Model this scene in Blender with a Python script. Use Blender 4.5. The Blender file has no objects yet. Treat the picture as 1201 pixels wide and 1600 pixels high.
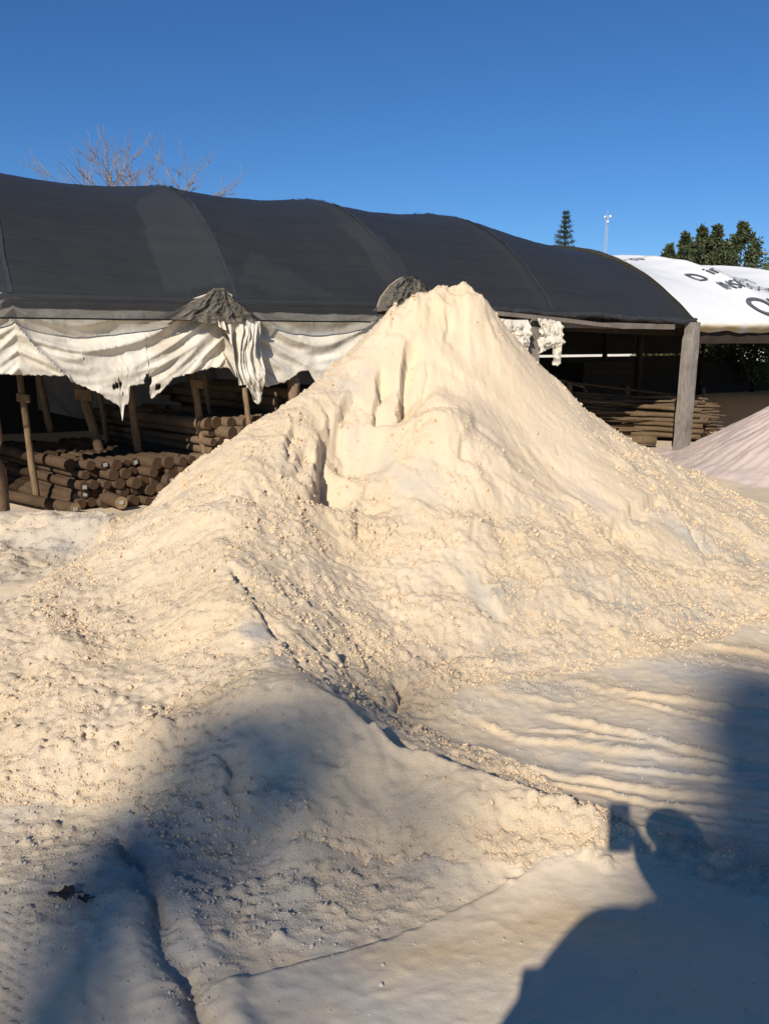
import bpy, math, random
import numpy as np
from mathutils import Vector, Matrix

random.seed(7)
RNG = np.random.default_rng(11)
SC = bpy.context.scene
COL = SC.collection

# ------------------------------------------------------------------ camera
CAM_Z = 1.65
PITCH = math.radians(12.7)
F = 1200.0                       # focal length in photo pixels (1201 x 1600)
cam_d = bpy.data.cameras.new('camera')
cam_d.sensor_fit = 'VERTICAL'
cam_d.sensor_height = 24.0
cam_d.lens = 24.0 * F / 1600.0
cam_d.clip_start = 0.02
cam_d.clip_end = 3000
cam = bpy.data.objects.new('camera', cam_d)
COL.objects.link(cam)
cam.location = (0, 0, CAM_Z)
cam.rotation_euler = (math.pi / 2 - PITCH, 0, 0)
SC.camera = cam

# ------------------------------------------------------------------ light
SUN_EL = math.radians(32.2)      # height of the sun
SUN_AZ = math.radians(19.3)      # light travels forward and this much to the right
LT = Vector((math.sin(SUN_AZ) * math.cos(SUN_EL), math.cos(SUN_AZ) * math.cos(SUN_EL), -math.sin(SUN_EL)))
w = bpy.data.worlds.new('World')
SC.world = w
w.use_nodes = True
nt = w.node_tree
bg = nt.nodes['Background']
sky = nt.nodes.new('ShaderNodeTexSky')
sky.sky_type = 'NISHITA'
sky.sun_disc = False
sky.sun_elevation = SUN_EL
sky.sun_rotation = math.pi + SUN_AZ
sky.altitude = 300
sky.air_density = 0.92
sky.dust_density = 0.0
sky.ozone_density = 10.0
hs = nt.nodes.new('ShaderNodeHueSaturation')
hs.inputs['Saturation'].default_value = 1.06
nt.links.new(sky.outputs[0], hs.inputs['Color'])
nt.links.new(hs.outputs[0], bg.inputs['Color'])
bg.inputs['Strength'].default_value = 0.092
sun_d = bpy.data.lights.new('sun', 'SUN')
sun_d.energy = 5.0
sun_d.angle = math.radians(0.53)
sun_d.color = (1.0, 0.93, 0.83)
sun = bpy.data.objects.new('sun', sun_d)
COL.objects.link(sun)
sun.rotation_euler = LT.to_track_quat('-Z', 'Y').to_euler()
SC.view_settings.view_transform = 'Standard'
SC.view_settings.look = 'None'
SC.view_settings.gamma = 1.0
SC.view_settings.exposure = 0.06
SC.view_settings.use_curve_mapping = False
SC.cycles.transparent_max_bounces = 16
SC.cycles.use_denoising = True

# ------------------------------------------------------------------ helpers
CP, SP = math.cos(PITCH), math.sin(PITCH)
def ray(px, py):
    a = (px - 600.5) / F
    u = (800.0 - py) / F
    return np.array([a, CP + u * SP, -SP + u * CP])
def at(px, py, Y):
    r = ray(px, py); t = Y / r[1]
    return np.array([r[0] * t, Y, CAM_Z + r[2] * t])
def atz(px, py, z=0.0):
    r = ray(px, py); t = (z - CAM_Z) / r[2]
    return np.array([r[0] * t, r[1] * t, z])

def _hash(ix, iy, seed):
    h = ix * np.uint32(374761393) + iy * np.uint32(668265263) + np.uint32((seed * 974634777) & 0xffffffff)
    h = (h ^ (h >> np.uint32(13))) * np.uint32(1274126177)
    h = (h ^ (h >> np.uint32(16))) * np.uint32(2246822519)
    return (h ^ (h >> np.uint32(15))) & np.uint32(255)
_GC = np.cos(np.arange(256) * 2 * math.pi / 256); _GS = np.sin(np.arange(256) * 2 * math.pi / 256)
def noise(x, y, seed=0):
    x = np.asarray(x, float); y = np.asarray(y, float)
    x, y = np.broadcast_arrays(x, y)
    ix = np.floor(x); iy = np.floor(y)
    fx = x - ix; fy = y - iy
    ux = fx * fx * fx * (fx * (fx * 6 - 15) + 10)
    uy = fy * fy * fy * (fy * (fy * 6 - 15) + 10)
    jx = ix.astype(np.int64).astype(np.uint32); jy = iy.astype(np.int64).astype(np.uint32); o = np.uint32(1)
    def g(ax, ay, dx, dy):
        k = _hash(ax, ay, seed)
        return _GC[k] * dx + _GS[k] * dy
    n00 = g(jx, jy, fx, fy); n10 = g(jx + o, jy, fx - 1, fy)
    n01 = g(jx, jy + o, fx, fy - 1); n11 = g(jx + o, jy + o, fx - 1, fy - 1)
    return 1.5 * ((n00 * (1 - ux) + n10 * ux) * (1 - uy) + (n01 * (1 - ux) + n11 * ux) * uy)
def fbm(x, y, seed=0, octv=4, gain=0.5):
    s = 0; a = 1
    for i in range(octv):
        s = s + a * noise(x * 2 ** i + 3.1 * i, y * 2 ** i - 1.7 * i, seed + i * 13); a *= gain
    return s
def ridged(x, y, seed=0, octv=3, gain=0.5):
    s = 0; a = 1
    for i in range(octv):
        s = s + a * (1 - np.abs(noise(x * 2 ** i + 5.3 * i, y * 2 ** i + 2.9 * i, seed + i * 17)) * 2); a *= gain
    return s
def sstep(a, b, x):
    t = np.clip((x - a) / (b - a), 0, 1)
    return t * t * (3 - 2 * t)
def in_poly(X, Y, poly):
    ins = np.zeros(X.shape, bool)
    n = len(poly)
    for i in range(n):
        x0, y0 = poly[i][:2]; x1, y1 = poly[(i + 1) % n][:2]
        if y0 == y1: continue
        c = ((y0 > Y) != (y1 > Y)) & (X < (x1 - x0) * (Y - y0) / (y1 - y0) + x0)
        ins ^= c
    return ins
def seg_dist(X, Y, pts):
    """distance to a polyline, signed (+ on its right), and 0..1 position along it"""
    best = np.full(X.shape, 1e9); sgn = np.zeros(X.shape); pos = np.zeros(X.shape)
    n = len(pts) - 1
    for i in range(n):
        ax, ay = pts[i][:2]; bx, by = pts[i + 1][:2]
        dx, dy = bx - ax, by - ay
        L2 = dx * dx + dy * dy + 1e-12
        t = np.clip(((X - ax) * dx + (Y - ay) * dy) / L2, 0, 1)
        d = np.hypot(X - ax - t * dx, Y - ay - t * dy)
        m = d < best
        best = np.where(m, d, best)
        cr = (X - ax) * dy - (Y - ay) * dx
        sgn = np.where(m, np.sign(cr), sgn)
        pos = np.where(m, (i + t) / n, pos)
    return best, best * sgn, pos

def np_mesh(name, V, Q, smooth=True):
    """mesh from numpy verts and an (n,3|4) face array"""
    me = bpy.data.meshes.new(name)
    V = np.ascontiguousarray(V, np.float32); Q = np.ascontiguousarray(Q, np.int32)
    k = Q.shape[1]; n = len(Q)
    me.vertices.add(len(V)); me.vertices.foreach_set('co', V.ravel())
    me.loops.add(n * k); me.loops.foreach_set('vertex_index', Q.ravel())
    me.polygons.add(n)
    me.polygons.foreach_set('loop_start', np.arange(0, n * k, k, dtype=np.int32))
    me.polygons.foreach_set('use_smooth', np.full(n, smooth, bool))
    me.update(calc_edges=True)
    return me
def fattr(me, name, vals):
    a = me.attributes.new(name, 'FLOAT', 'POINT')
    a.data.foreach_set('value', np.ascontiguousarray(vals, np.float32))
def obj(name, me, mat=None, parent=None, loc=None, **props):
    o = bpy.data.objects.new(name, me)
    COL.objects.link(o)
    if mat is not None and me is not None:
        for m in (mat if isinstance(mat, (list, tuple)) else [mat]): me.materials.append(m)
    if parent is not None: o.parent = parent
    if loc is not None: o.location = loc
    for k, v in props.items(): o[k] = v
    return o
def empty(name, loc, label, category, group=None):
    o = obj(name, None, loc=loc, label=label, category=category)
    if group: o['group'] = group
    return o

class MB:
    """collects simple shapes into one mesh"""
    def __init__(s): s.v = []; s.f = []; s.mi = []
    def add(s, V, Fc, mi=0):
        o = len(s.v); s.v += [tuple(map(float, p)) for p in V]
        s.f += [tuple(i + o for i in f) for f in Fc]; s.mi += [mi] * len(Fc)
    def tube(s, P, R, n=8, caps=True, mi=0, capmi=None, jit=0.0):
        P = [Vector(p) for p in P]
        if not hasattr(R, '__len__'): R = [R] * len(P)
        rings = []; up = Vector((0, 0, 1))
        for i, p in enumerate(P):
            t = (P[min(i + 1, len(P) - 1)] - P[max(i - 1, 0)]).normalized()
            a = t.cross(up)
            if a.length < 1e-3: a = t.cross(Vector((1, 0, 0)))
            a.normalize(); b = a.cross(t)
            rings.append([p + (a * math.cos(2 * math.pi * k / n) + b * math.sin(2 * math.pi * k / n)) * R[i] * (1 + random.uniform(-jit, jit)) for k in range(n)])
        V = [q for r in rings for q in r]; Fc = []
        for i in range(len(P) - 1):
            for k in range(n):
                Fc.append((i * n + k, i * n + (k + 1) % n, (i + 1) * n + (k + 1) % n, (i + 1) * n + k))
        s.add(V, Fc, mi)
        if caps:
            o = len(s.v) - len(V)
            s.f += [tuple(o + k for k in reversed(range(n))), tuple(o + (len(P) - 1) * n + k for k in range(n))]
            s.mi += [mi if capmi is None else capmi] * 2
    def box(s, c, ax, ay, az, mi=0):
        c = Vector(c); ax = Vector(ax); ay = Vector(ay); az = Vector(az)
        V = [c + ax * i + ay * j + az * k for i in (-1, 1) for j in (-1, 1) for k in (-1, 1)]
        s.add(V, [(0, 1, 3, 2), (4, 6, 7, 5), (0, 4, 5, 1), (2, 3, 7, 6), (0, 2, 6, 4), (1, 5, 7, 3)], mi)
    def mesh(s, name, smooth=False):
        me = bpy.data.meshes.new(name)
        me.from_pydata(s.v, [], s.f)
        me.polygons.foreach_set('material_index', s.mi)
        me.polygons.foreach_set('use_smooth', [smooth] * len(s.f))
        me.update()
        return me

# ------------------------------------------------------------------ materials
def new_mat(name):
    m = bpy.data.materials.new(name); m.use_nodes = True
    t = m.node_tree; b = t.nodes['Principled BSDF']
    b.inputs['Specular IOR Level'].default_value = 0.15
    b.inputs['Roughness'].default_value = 0.9
    return m, t, b
def N(t, typ, **kw):
    n = t.nodes.new(typ)
    for k, v in kw.items():
        if k in n.inputs: n.inputs[k].default_value = v
        else: setattr(n, k, v)
    return n
def ramp(t, fac, stops):
    r = t.nodes.new('ShaderNodeValToRGB')
    e = r.color_ramp.elements
    while len(e) < len(stops): e.new(0.5)
    for el, (p, c) in zip(e, stops):
        el.position = p; el.color = (*c, 1) if len(c) == 3 else c
    t.links.new(fac, r.inputs[0])
    return r.outputs[0]
def mix(t, fac, a, b, blend='MIX'):
    n = t.nodes.new('ShaderNodeMix'); n.data_type = 'RGBA'; n.blend_type = blend
    for s, v in ((n.inputs[0], fac), (n.inputs[6], a), (n.inputs[7], b)):
        if hasattr(v, 'is_linked'): t.links.new(v, s)
        elif isinstance(v, (tuple, list)): s.default_value = (*v, 1) if len(v) == 3 else v
        else: s.default_value = v
    return n.outputs[2]
def noise_tex(t, scale, detail=4, rough=0.55, vec=None, coord='Object', stretch=None):
    n = N(t, 'ShaderNodeTexNoise', Scale=scale, Detail=detail, Roughness=rough)
    tc = t.nodes.new('ShaderNodeTexCoord')
    src = tc.outputs[coord]
    if stretch:
        mp = t.nodes.new('ShaderNodeMapping'); mp.inputs['Scale'].default_value = stretch
        t.links.new(src, mp.inputs[0]); src = mp.outputs[0]
    t.links.new(src, n.inputs['Vector'])
    return n.outputs['Fac']
def bump(t, b, height, strength=0.5, dist=0.01):
    n = N(t, 'ShaderNodeBump', Strength=strength, Distance=dist)
    t.links.new(height, n.inputs['Height']); t.links.new(n.outputs[0], b.inputs['Normal'])
    return n
def attr(t, name):
    a = t.nodes.new('ShaderNodeAttribute'); a.attribute_name = name
    return a.outputs['Fac']

SAND = (0.75, 0.592, 0.405); SAND2 = (0.70, 0.54, 0.34); GREY = (0.47, 0.435, 0.375); OCHRE = (0.60, 0.42, 0.22)
def sand_material(name):
    m, t, b = new_mat(name)
    big = noise_tex(t, 1.6, 5)
    c = mix(t, ramp(t, big, [(0.35, (0, 0, 0)), (0.7, (1, 1, 1))]), SAND, SAND2)
    med = noise_tex(t, 14, 5, 0.65)
    c = mix(t, ramp(t, med, [(0.5, (0, 0, 0)), (0.8, (0.18,) * 3)]), c, (0.77, 0.63, 0.45))
    c = mix(t, attr(t, 'grey'), c, GREY)
    c = mix(t, attr(t, 'ochre'), c, OCHRE)
    fine = noise_tex(t, 260, 3, 0.7)
    c = mix(t, 0.14, c, ramp(t, fine, [(0.3, (0.35, 0.27, 0.18)), (0.7, (0.9, 0.8, 0.62))]))
    t.links.new(c, b.inputs['Base Color'])
    b.inputs['Roughness'].default_value = 0.95
    b.inputs['Specular IOR Level'].default_value = 0.08
    g = noise_tex(t, 80, 8, 0.76)
    mul = N(t, 'ShaderNodeMath', operation='MULTIPLY')
    rg = attr(t, 'rough')
    t.links.new(g, mul.inputs[0]); t.links.new(rg, mul.inputs[1])
    bump(t, b, mul.outputs[0], 0.95, 0.0125)
    return m
M_SAND = sand_material('sand')
def clod_material():
    m, t, b = new_mat('sand_clod')
    c = mix(t, noise_tex(t, 3, 3), (0.73, 0.56, 0.37), (0.66, 0.49, 0.305))
    t.links.new(c, b.inputs['Base Color'])
    bump(t, b, noise_tex(t, 160, 4, 0.7), 0.5, 0.006)
    return m
M_CLOD = clod_material()
def clod_grey_material():
    m, t, b = new_mat('sand_clod_grey')
    c = mix(t, noise_tex(t, 3, 3), (0.50, 0.45, 0.38), (0.40, 0.37, 0.32))
    t.links.new(c, b.inputs['Base Color'])
    return m
M_CLODG = clod_grey_material()

def wood_material(name, c1, c2, scale=6, stretch=(14, 14, 1.2)):
    m, t, b = new_mat(name)
    n = noise_tex(t, scale, 6, 0.65, stretch=stretch)
    c = ramp(t, n, [(0.32, c1), (0.68, c2)])
    s = noise_tex(t, 2.5, 3)
    c = mix(t, ramp(t, s, [(0.45, (0, 0, 0)), (0.75, (0.6,) * 3)]), c, tuple(v * 0.55 for v in c1))
    t.links.new(c, b.inputs['Base Color'])
    bump(t, b, n, 0.6, 0.01)
    return m
M_POST = wood_material('weathered_post_wood', (0.16, 0.135, 0.11), (0.36, 0.32, 0.275))
M_POST_DARK = wood_material('bark_post_wood', (0.13, 0.075, 0.04), (0.33, 0.23, 0.15))
M_PLANK = wood_material('weathered_plank_wood', (0.13, 0.105, 0.085), (0.27, 0.23, 0.19))
M_STAKE = wood_material('stake_wood', (0.15, 0.095, 0.05), (0.29, 0.205, 0.12))
M_LOG = wood_material('treated_log_wood', (0.055, 0.034, 0.02), (0.135, 0.088, 0.053))
M_LOG_LIT = wood_material('treated_log_wood_lit', (0.095, 0.062, 0.036), (0.215, 0.145, 0.087))  # same wood as the low stack, ambient light lifted into its colour
M_POLE = wood_material('thin_pole_wood', (0.085, 0.055, 0.03), (0.22, 0.155, 0.09))
M_DARKWOOD = wood_material('dark_rafter_wood', (0.03, 0.022, 0.016), (0.07, 0.05, 0.035))
def plain(name, col, rough=0.9, var=0.25, scale=8):
    m, t, b = new_mat(name)
    c = mix(t, noise_tex(t, scale, 4), tuple(v * (1 - var) for v in col), tuple(min(1, v * (1 + var)) for v in col))
    t.links.new(c, b.inputs['Base Color']); b.inputs['Roughness'].default_value = rough
    return m
def endgrain():
    m, t, b = new_mat('log_end_grain')
    c = mix(t, noise_tex(t, 18, 4), (0.20, 0.13, 0.06), (0.42, 0.31, 0.16))
    t.links.new(c, b.inputs['Base Color'])
    return m
M_END = endgrain()
M_POLE_END = plain('pole_end_grain', (0.42, 0.20, 0.10), 0.9, 0.35, 9)
M_TAG = plain('white_tag', (0.42, 0.42, 0.40), 0.6, 0.1)
M_INK = plain('black_ink', (0.11, 0.11, 0.12), 0.7, 0.4)

def net_material(name, opac_lo, opac_hi, tone=1.0):
    m, t, b = new_mat(name)
    us = attr(t, 'us'); uw = attr(t, 'uw')
    def uvn(su, sv, det, rough):
        cx = t.nodes.new('ShaderNodeCombineXYZ')
        for src, k, i in ((us, su, 0), (uw, sv, 1)):
            mm = N(t, 'ShaderNodeMath', operation='MULTIPLY'); mm.inputs[1].default_value = k
            t.links.new(src, mm.inputs[0]); t.links.new(mm.outputs[0], cx.inputs[i])
        n = N(t, 'ShaderNodeTexNoise', Scale=1.0, Detail=det, Roughness=rough); t.links.new(cx.outputs[0], n.inputs['Vector'])
        return n.outputs['Fac']
    streak = uvn(.22, 26, 7, .75)
    fine = uvn(9, 60, 3, .6)
    c = mix(t, ramp(t, streak, [(0.35, (0, 0, 0)), (0.68, (1, 1, 1))]), (0.018 * tone, 0.019 * tone, 0.0195 * tone), (0.027 * tone, 0.028 * tone, 0.0285 * tone))
    c = mix(t, attr(t, 'thin'), c, (0.045, 0.047, 0.047))
    c = mix(t, ramp(t, uvn(.8, 1.3, 4, .6), [(.45, (0, 0, 0)), (.75, (.3,) * 3)]), c, (0.042, 0.042, 0.041))
    t.links.new(c, b.inputs['Base Color'])
    b.inputs['Roughness'].default_value = 0.55
    b.inputs['Specular IOR Level'].default_value = 0.35
    tr = t.nodes.new('ShaderNodeBsdfTransparent')
    mx = t.nodes.new('ShaderNodeMixShader')
    f = ramp(t, fine, [(0.35, (opac_lo,) * 3), (0.65, (opac_hi,) * 3)])
    t.links.new(f, mx.inputs[0]); t.links.new(tr.outputs[0], mx.inputs[1]); t.links.new(b.outputs[0], mx.inputs[2])
    t.links.new(mx.outputs[0], t.nodes['Material Output'].inputs['Surface'])
    bump(t, b, streak, 0.05, 0.01)
    return m
M_NET = net_material('black_shade_net', 0.95, 1.0, 1.15)
M_NETHEM = net_material('shade_net_single_layer', 0.42, 0.70, 1.6)
def tarp_material():
    m, t, b = new_mat('cream_canvas_tarp')
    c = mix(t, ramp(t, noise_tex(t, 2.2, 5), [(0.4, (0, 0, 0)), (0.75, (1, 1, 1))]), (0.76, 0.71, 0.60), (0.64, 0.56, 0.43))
    c = mix(t, attr(t, 'stain_tone'), c, (0.42, 0.33, 0.21))
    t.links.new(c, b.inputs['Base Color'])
    b.inputs['Roughness'].default_value = 0.7
    bump(t, b, noise_tex(t, 22, 6, 0.65), 0.35, 0.02)
    tl = t.nodes.new('ShaderNodeBsdfTranslucent'); t.links.new(c, tl.inputs[0])
    mx = t.nodes.new('ShaderNodeMixShader'); mx.inputs[0].default_value = 0.10
    t.links.new(b.outputs[0], mx.inputs[1]); t.links.new(tl.outputs[0], mx.inputs[2])
    t.links.new(mx.outputs[0], t.nodes['Material Output'].inputs['Surface'])
    return m
M_TARP = tarp_material()
def white_roof_material():
    m, t, b = new_mat('white_roof_tarp')
    c = mix(t, ramp(t, noise_tex(t, 1.2, 5), [(0.45, (0, 0, 0)), (0.8, (0.7,) * 3)]), (0.80, 0.80, 0.78), (0.72, 0.71, 0.67))
    c = mix(t, attr(t, 'stain_tone'), c, (0.62, 0.44, 0.14))
    t.links.new(c, b.inputs['Base Color']); b.inputs['Roughness'].default_value = 0.55
    bump(t, b, noise_tex(t, 9, 4), 0.15, 0.02)
    return m
M_WROOF = white_roof_material()

# ------------------------------------------------------------------ ground and main sand pile
# control points of the yard surface: photo pixel + distance, or photo pixel + height, or world point
CTRL = []
for px, py, Y in [
    (90, 905, 4.2), (180, 838, 4.8), (250, 771, 5.2), (330, 716, 5.5), (400, 670, 5.68), (445, 635, 5.78), (490, 600, 5.9), (540, 560, 6.1), (575, 531, 6.22),
    (600, 505, 6.32), (630, 478, 6.42), (650, 455, 6.5), (680, 452, 6.52), (710, 444, 6.55), (750, 463, 6.52), (777, 496, 6.55), (800, 528, 6.6), (830, 562, 6.66), (855, 584, 6.7), (880, 608, 6.75),
    (900, 634, 6.8), (940, 662, 6.9), (1000, 695, 7.0), (1060, 727, 7.1), (1100, 747, 7.0), (1150, 792, 6.4), (1201, 830, 5.8),
    (490, 655, 5.35), (430, 700, 5.0), (480, 740, 4.9), (520, 680, 5.35), (350, 800, 4.3), (350, 880, 3.75), (390, 980, 3.25), (440, 1065, 2.75),
    (520, 1090, 2.72), (600, 1150, 2.6), (700, 1190, 2.5), (850, 1240, 2.4), (950, 1290, 2.3),
    (600, 1000, 3.75), (560, 900, 4.25), (540, 800, 4.75), (560, 720, 5.25), (700, 950, 4.0), (700, 850, 4.5), (700, 750, 5.0),
    (690, 640, 5.42), (690, 600, 5.8), (640, 640, 5.62), (600, 640, 5.62), (620, 560, 6.0), (700, 520, 6.25), (760, 560, 6.22), (800, 650, 5.9),
    (850, 750, 5.4), (970, 790, 5.3), (900, 850, 4.75), (1030, 775, 5.6), (1000, 720, 6.3), (1000, 900, 4.6), (1080, 880, 4.9), (1130, 900, 4.8),
    (1100, 950, 4.4), (900, 950, 4.15), (800, 1000, 3.85), (1180, 900, 4.9),
    (200, 1000, 3.5), (200, 900, 4.1), (300, 900, 3.75), (300, 1000, 3.25), (300, 1100, 2.8), (100, 1000, 3.4), (100, 1100, 2.95), (200, 1100, 2.9),
    (200, 1200, 2.55), (100, 1200, 2.6), (0, 1100, 3.0), (0, 1200, 2.63), (0, 1000, 3.5), (0, 970, 3.65), (340, 1190, 2.45), (380, 1150, 2.55),
    (300, 1250, 2.35), (450, 1200, 2.45), (450, 1280, 2.25), (600, 1240, 2.40), (750, 1280, 2.28), (-150, 1000, 3.5), (-150, 1100, 3.0),
    (-80, 803, 6.45), (0, 804, 6.45), (60, 806, 6.4), (110, 820, 6.2), (150, 836, 6.0)]:
    CTRL.append(at(px, py, Y))
for px, py, z in [
    (960, 1335, 0), (800, 1350, 0), (650, 1338, 0), (550, 1332, 0.01), (420, 1322, 0.02), (350, 1342, 0.02), (250, 1330, 0.05), (200, 1258, 0.05), (120, 1252, 0.03),
    (0, 1262, 0.02), (-150, 1265, 0), (640, 1130, 0), (720, 1160, 0), (850, 1213, 0), (950, 1262, 0), (590, 1098, 0.05), (680, 1088, 0.03), (760, 1065, 0.02),
    (850, 1055, 0.01), (950, 1040, 0), (1080, 1010, 0), (1180, 975, 0), (1260, 955, 0), (0, 1400, 0.03), (0, 1600, 0.02), (200, 1500, 0.04), (200, 1400, 0.06),
    (120, 1330, 0.03), (450, 1450, 0), (600, 1600, 0), (900, 1500, 0), (1201, 1600, 0), (1201, 1300, 0), (1000, 1150, 0), (1201, 1100, 0), (1100, 1080, 0),
    (0, 900, 0), (100, 860, 0), (0, 850, 0.03), (190, 810, -0.06), (-200, 900, 0), (-150, 960, 0.02), (1201, 780, 0), (1300, 850, 0), (1201, 900, 0.03), (0, 955, 0), (80, 898, 0), (140, 858, 0), (-150, 1000, 0), (0, 872, 0.02), (70, 850, .02)]:
    CTRL.append(atz(px, py, z))
CTRL += [np.array(p, float) for p in [
    (.6, 7.5, 1.45), (.6, 8.4, .75), (.5, 9.25, .0), (-.4, 7.2, .85), (-.6, 8.0, .25), (-.8, 8.7, -.1), (-1.3, 6.6, .38), (-1.8, 7.2, -.08),
    (1.6, 7.6, .95), (1.9, 8.4, .4), (2.2, 9.2, 0), (2.6, 7.9, .3), (3.3, 8.3, 0), (-2.0, 5.8, .06), (-1.5, 5.9, .3),
    (-3.6, 4, 0), (-5, 3, 0), (-5, 6, 0), (-3.7, 7.3, -.12), (-5, 8, -.15), (-2.8, 8.2, -.17), (-1.2, 9.2, -.16), (.6, 10.2, -.12), (3, 11.0, -.04),
    (4.5, 11.4, 0), (4, 9.5, 0), (4, 6, 0), (4, 7.5, 0), (5, 4, 0), (3.5, 2, 0), (-3, 1.5, 0), (0, .8, 0), (1.5, .8, 0), (-1.5, .8, 0), (-3.2, 2.5, 0), (6, 8, 0), (6, 12, 0),
    (-5, 11, -.17), (-2, 11, -.17), (1, 12, -.1), (4, 13.5, 0), (0, -1, 0), (-3, -1, 0), (3, -1, 0)]]
CTRL = np.array(CTRL)
RC2 = 0.13 ** 2
def _phi(r2): return np.sqrt(r2 + RC2)
_n = len(CTRL)
_A = _phi((CTRL[:, None, 0] - CTRL[None, :, 0]) ** 2 + (CTRL[:, None, 1] - CTRL[None, :, 1]) ** 2)
_A[np.diag_indices(_n)] -= 0.005
_P = np.ones((_n, 1))
_S = np.block([[_A, _P], [_P.T, np.zeros((1, 1))]])
_W = np.linalg.solve(_S, np.concatenate([CTRL[:, 2], [0]]))
def base_h(X, Y):
    X = np.asarray(X, float); Y = np.asarray(Y, float)
    sh = X.shape; x = X.ravel(); y = Y.ravel(); out = np.full(x.shape, _W[-1])
    for i in range(_n):
        out += _W[i] * _phi((x - CTRL[i, 0]) ** 2 + (y - CTRL[i, 1]) ** 2)
    return out.reshape(sh)
# grid lines: fine near the pile, coarse to the horizon
def geo(a, b, step, grow):
    r = [a]
    while r[-1] < b: r.append(r[-1] + step); step *= grow
    return r[1:]
xr = list(np.arange(0, 2.3, 0.0115)); xr += geo(xr[-1], 6.2, 0.0118, 1.012)
XS = np.array([-v for v in reversed(xr[1:])] + xr)
ys = [1.15]
while ys[-1] < 10.6: ys.append(ys[-1] + max(0.0032 * ys[-1], 0.0066))
YS = np.array(ys)
GX, GY = np.meshgrid(XS, YS)
H = base_h(GX, GY)
_cH = H.copy()
def grid_sample(A, x, y):
    x = np.asarray(x, float); y = np.asarray(y, float)
    i = np.clip(np.searchsorted(XS, x) - 1, 0, len(XS) - 2); j = np.clip(np.searchsorted(YS, y) - 1, 0, len(YS) - 2)
    fx = np.clip((x - XS[i]) / (XS[i + 1] - XS[i]), 0, 1); fy = np.clip((y - YS[j]) / (YS[j + 1] - YS[j]), 0, 1)
    return (A[j, i] * (1 - fx) + A[j, i + 1] * fx) * (1 - fy) + (A[j + 1, i] * (1 - fx) + A[j + 1, i + 1] * fx) * fy
def surf(px, py):
    """where the photo's line of sight through a pixel meets the smooth yard surface"""
    r = ray(px, py)
    t = np.linspace(1.3, 10.5, 2500)
    p = np.array([r[0] * t, r[1] * t, CAM_Z + r[2] * t])
    d = p[2] - grid_sample(_cH, p[0], p[1])
    k = np.argmax(d < 0) if (d < 0).any() else len(t) - 1
    return np.array([p[0][k], p[1][k]])
def path(*pp): return [surf(*p) for p in pp]
def blob(px, py, r, sx=1.0):
    c = surf(px, py)
    out = np.zeros(GX.shape)
    i0, i1 = np.searchsorted(XS, [c[0] - 3 * r * sx, c[0] + 3 * r * sx]); j0, j1 = np.searchsorted(YS, [c[1] - 3 * r, c[1] + 3 * r])
    out[j0:j1, i0:i1] = np.exp(-((GX[j0:j1, i0:i1] - c[0]) / (r * sx)) ** 2 - ((GY[j0:j1, i0:i1] - c[1]) / r) ** 2)
    return out

FOOT = [atz(px, py, z)[:2] for px, py, z in [
    (-150, 1262, 0), (0, 1258, .02), (120, 1250, .03), (200, 1255, .05), (250, 1332, .04), (350, 1346, .02), (420, 1328, .02), (550, 1336, .01), (650, 1342, 0),
    (800, 1354, 0), (955, 1338, 0), (975, 1290, 0), (850, 1210, 0), (720, 1158, 0), (645, 1128, 0), (592, 1102, .05), (680, 1094, .03), (760, 1068, .02), (850, 1058, .01),
    (950, 1043, 0), (1080, 1012, 0), (1180, 977, 0), (1300, 945, 0), (1300, 885, 0), (1201, 838, 0), (1150, 806, 0), (1105, 768, 0)]]
FOOT += [np.array(p) for p in [(3.3, 8.5), (2.2, 9.3), (.5, 9.35), (-.8, 8.8), (-1.9, 7.3)]]
FOOT += [atz(px, py, z)[:2] for px, py, z in [(212, 822, -.02), (145, 868, 0), (85, 906, 0), (0, 960, 0), (-150, 1010, 0)]]
jx = GX + 0.035 * noise(GX * 6, GY * 6, 91) + 0.015 * noise(GX * 20, GY * 20, 92)
jy = GY + 0.035 * noise(GX * 6, GY * 6, 93) + 0.015 * noise(GX * 20, GY * 20, 94)
PILE = in_poly(jx, jy, FOOT)
_fd, _, _ = seg_dist(GX, GY, [tuple(v) for v in FOOT] + [tuple(FOOT[0])])
PF = PILE * sstep(0.0, 0.14, _fd)

# roughness: 1 crumbly, 0 smooth
R = 0.75 + 0.25 * fbm(GX * 1.3, GY * 1.3, 5, 3)
for px, py, r, a, sx in [(655, 560, .40, .75, .8), (760, 560, .33, .7, 1), (830, 640, .5, .9, 1), (880, 720, .45, .85, 1), (760, 640, .35, .6, 1), (620, 610, .3, .8, .8),
                     (400, 985, .09, 1, 1), (350, 890, .06, .8, 1), (450, 1050, .12, .6, 1), (560, 1170, .35, .5, 1.2), (450, 1150, .2, .3, 1), (700, 1240, .25, .45, 1.5),
                     (455, 740, .1, .6, .7), (1060, 850, .25, .5, 1)]:
    R -= a * blob(px, py, r, sx)
LANE = np.zeros(GX.shape)
for pts, wd in [([(575, 680), (640, 745), (695, 790)], .075), ([(725, 640), (820, 705), (930, 765)], .10), ([(760, 715), (860, 785), (900, 800)], .07), ([(850, 735), (970, 800)], .10), ([(690, 850), (750, 925), (790, 985)], .06), ([(500, 700), (560, 790)], .05), ([(620, 760), (660, 830)], .04)]:
    d_, s_, t_ = seg_dist(GX + .04 * noise(GX * 5, GY * 5, 51), GY + .03 * noise(GX * 5, GY * 5, 52), path(*pts))
    LANE = np.maximum(LANE, np.exp(-(d_ / wd) ** 4) * sstep(0, .15, t_) * sstep(1, .8, t_))
R -= .8 * LANE
R = np.clip(R, 0.10, 1.0)
R = np.where(PILE, R, 0.0)
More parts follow.
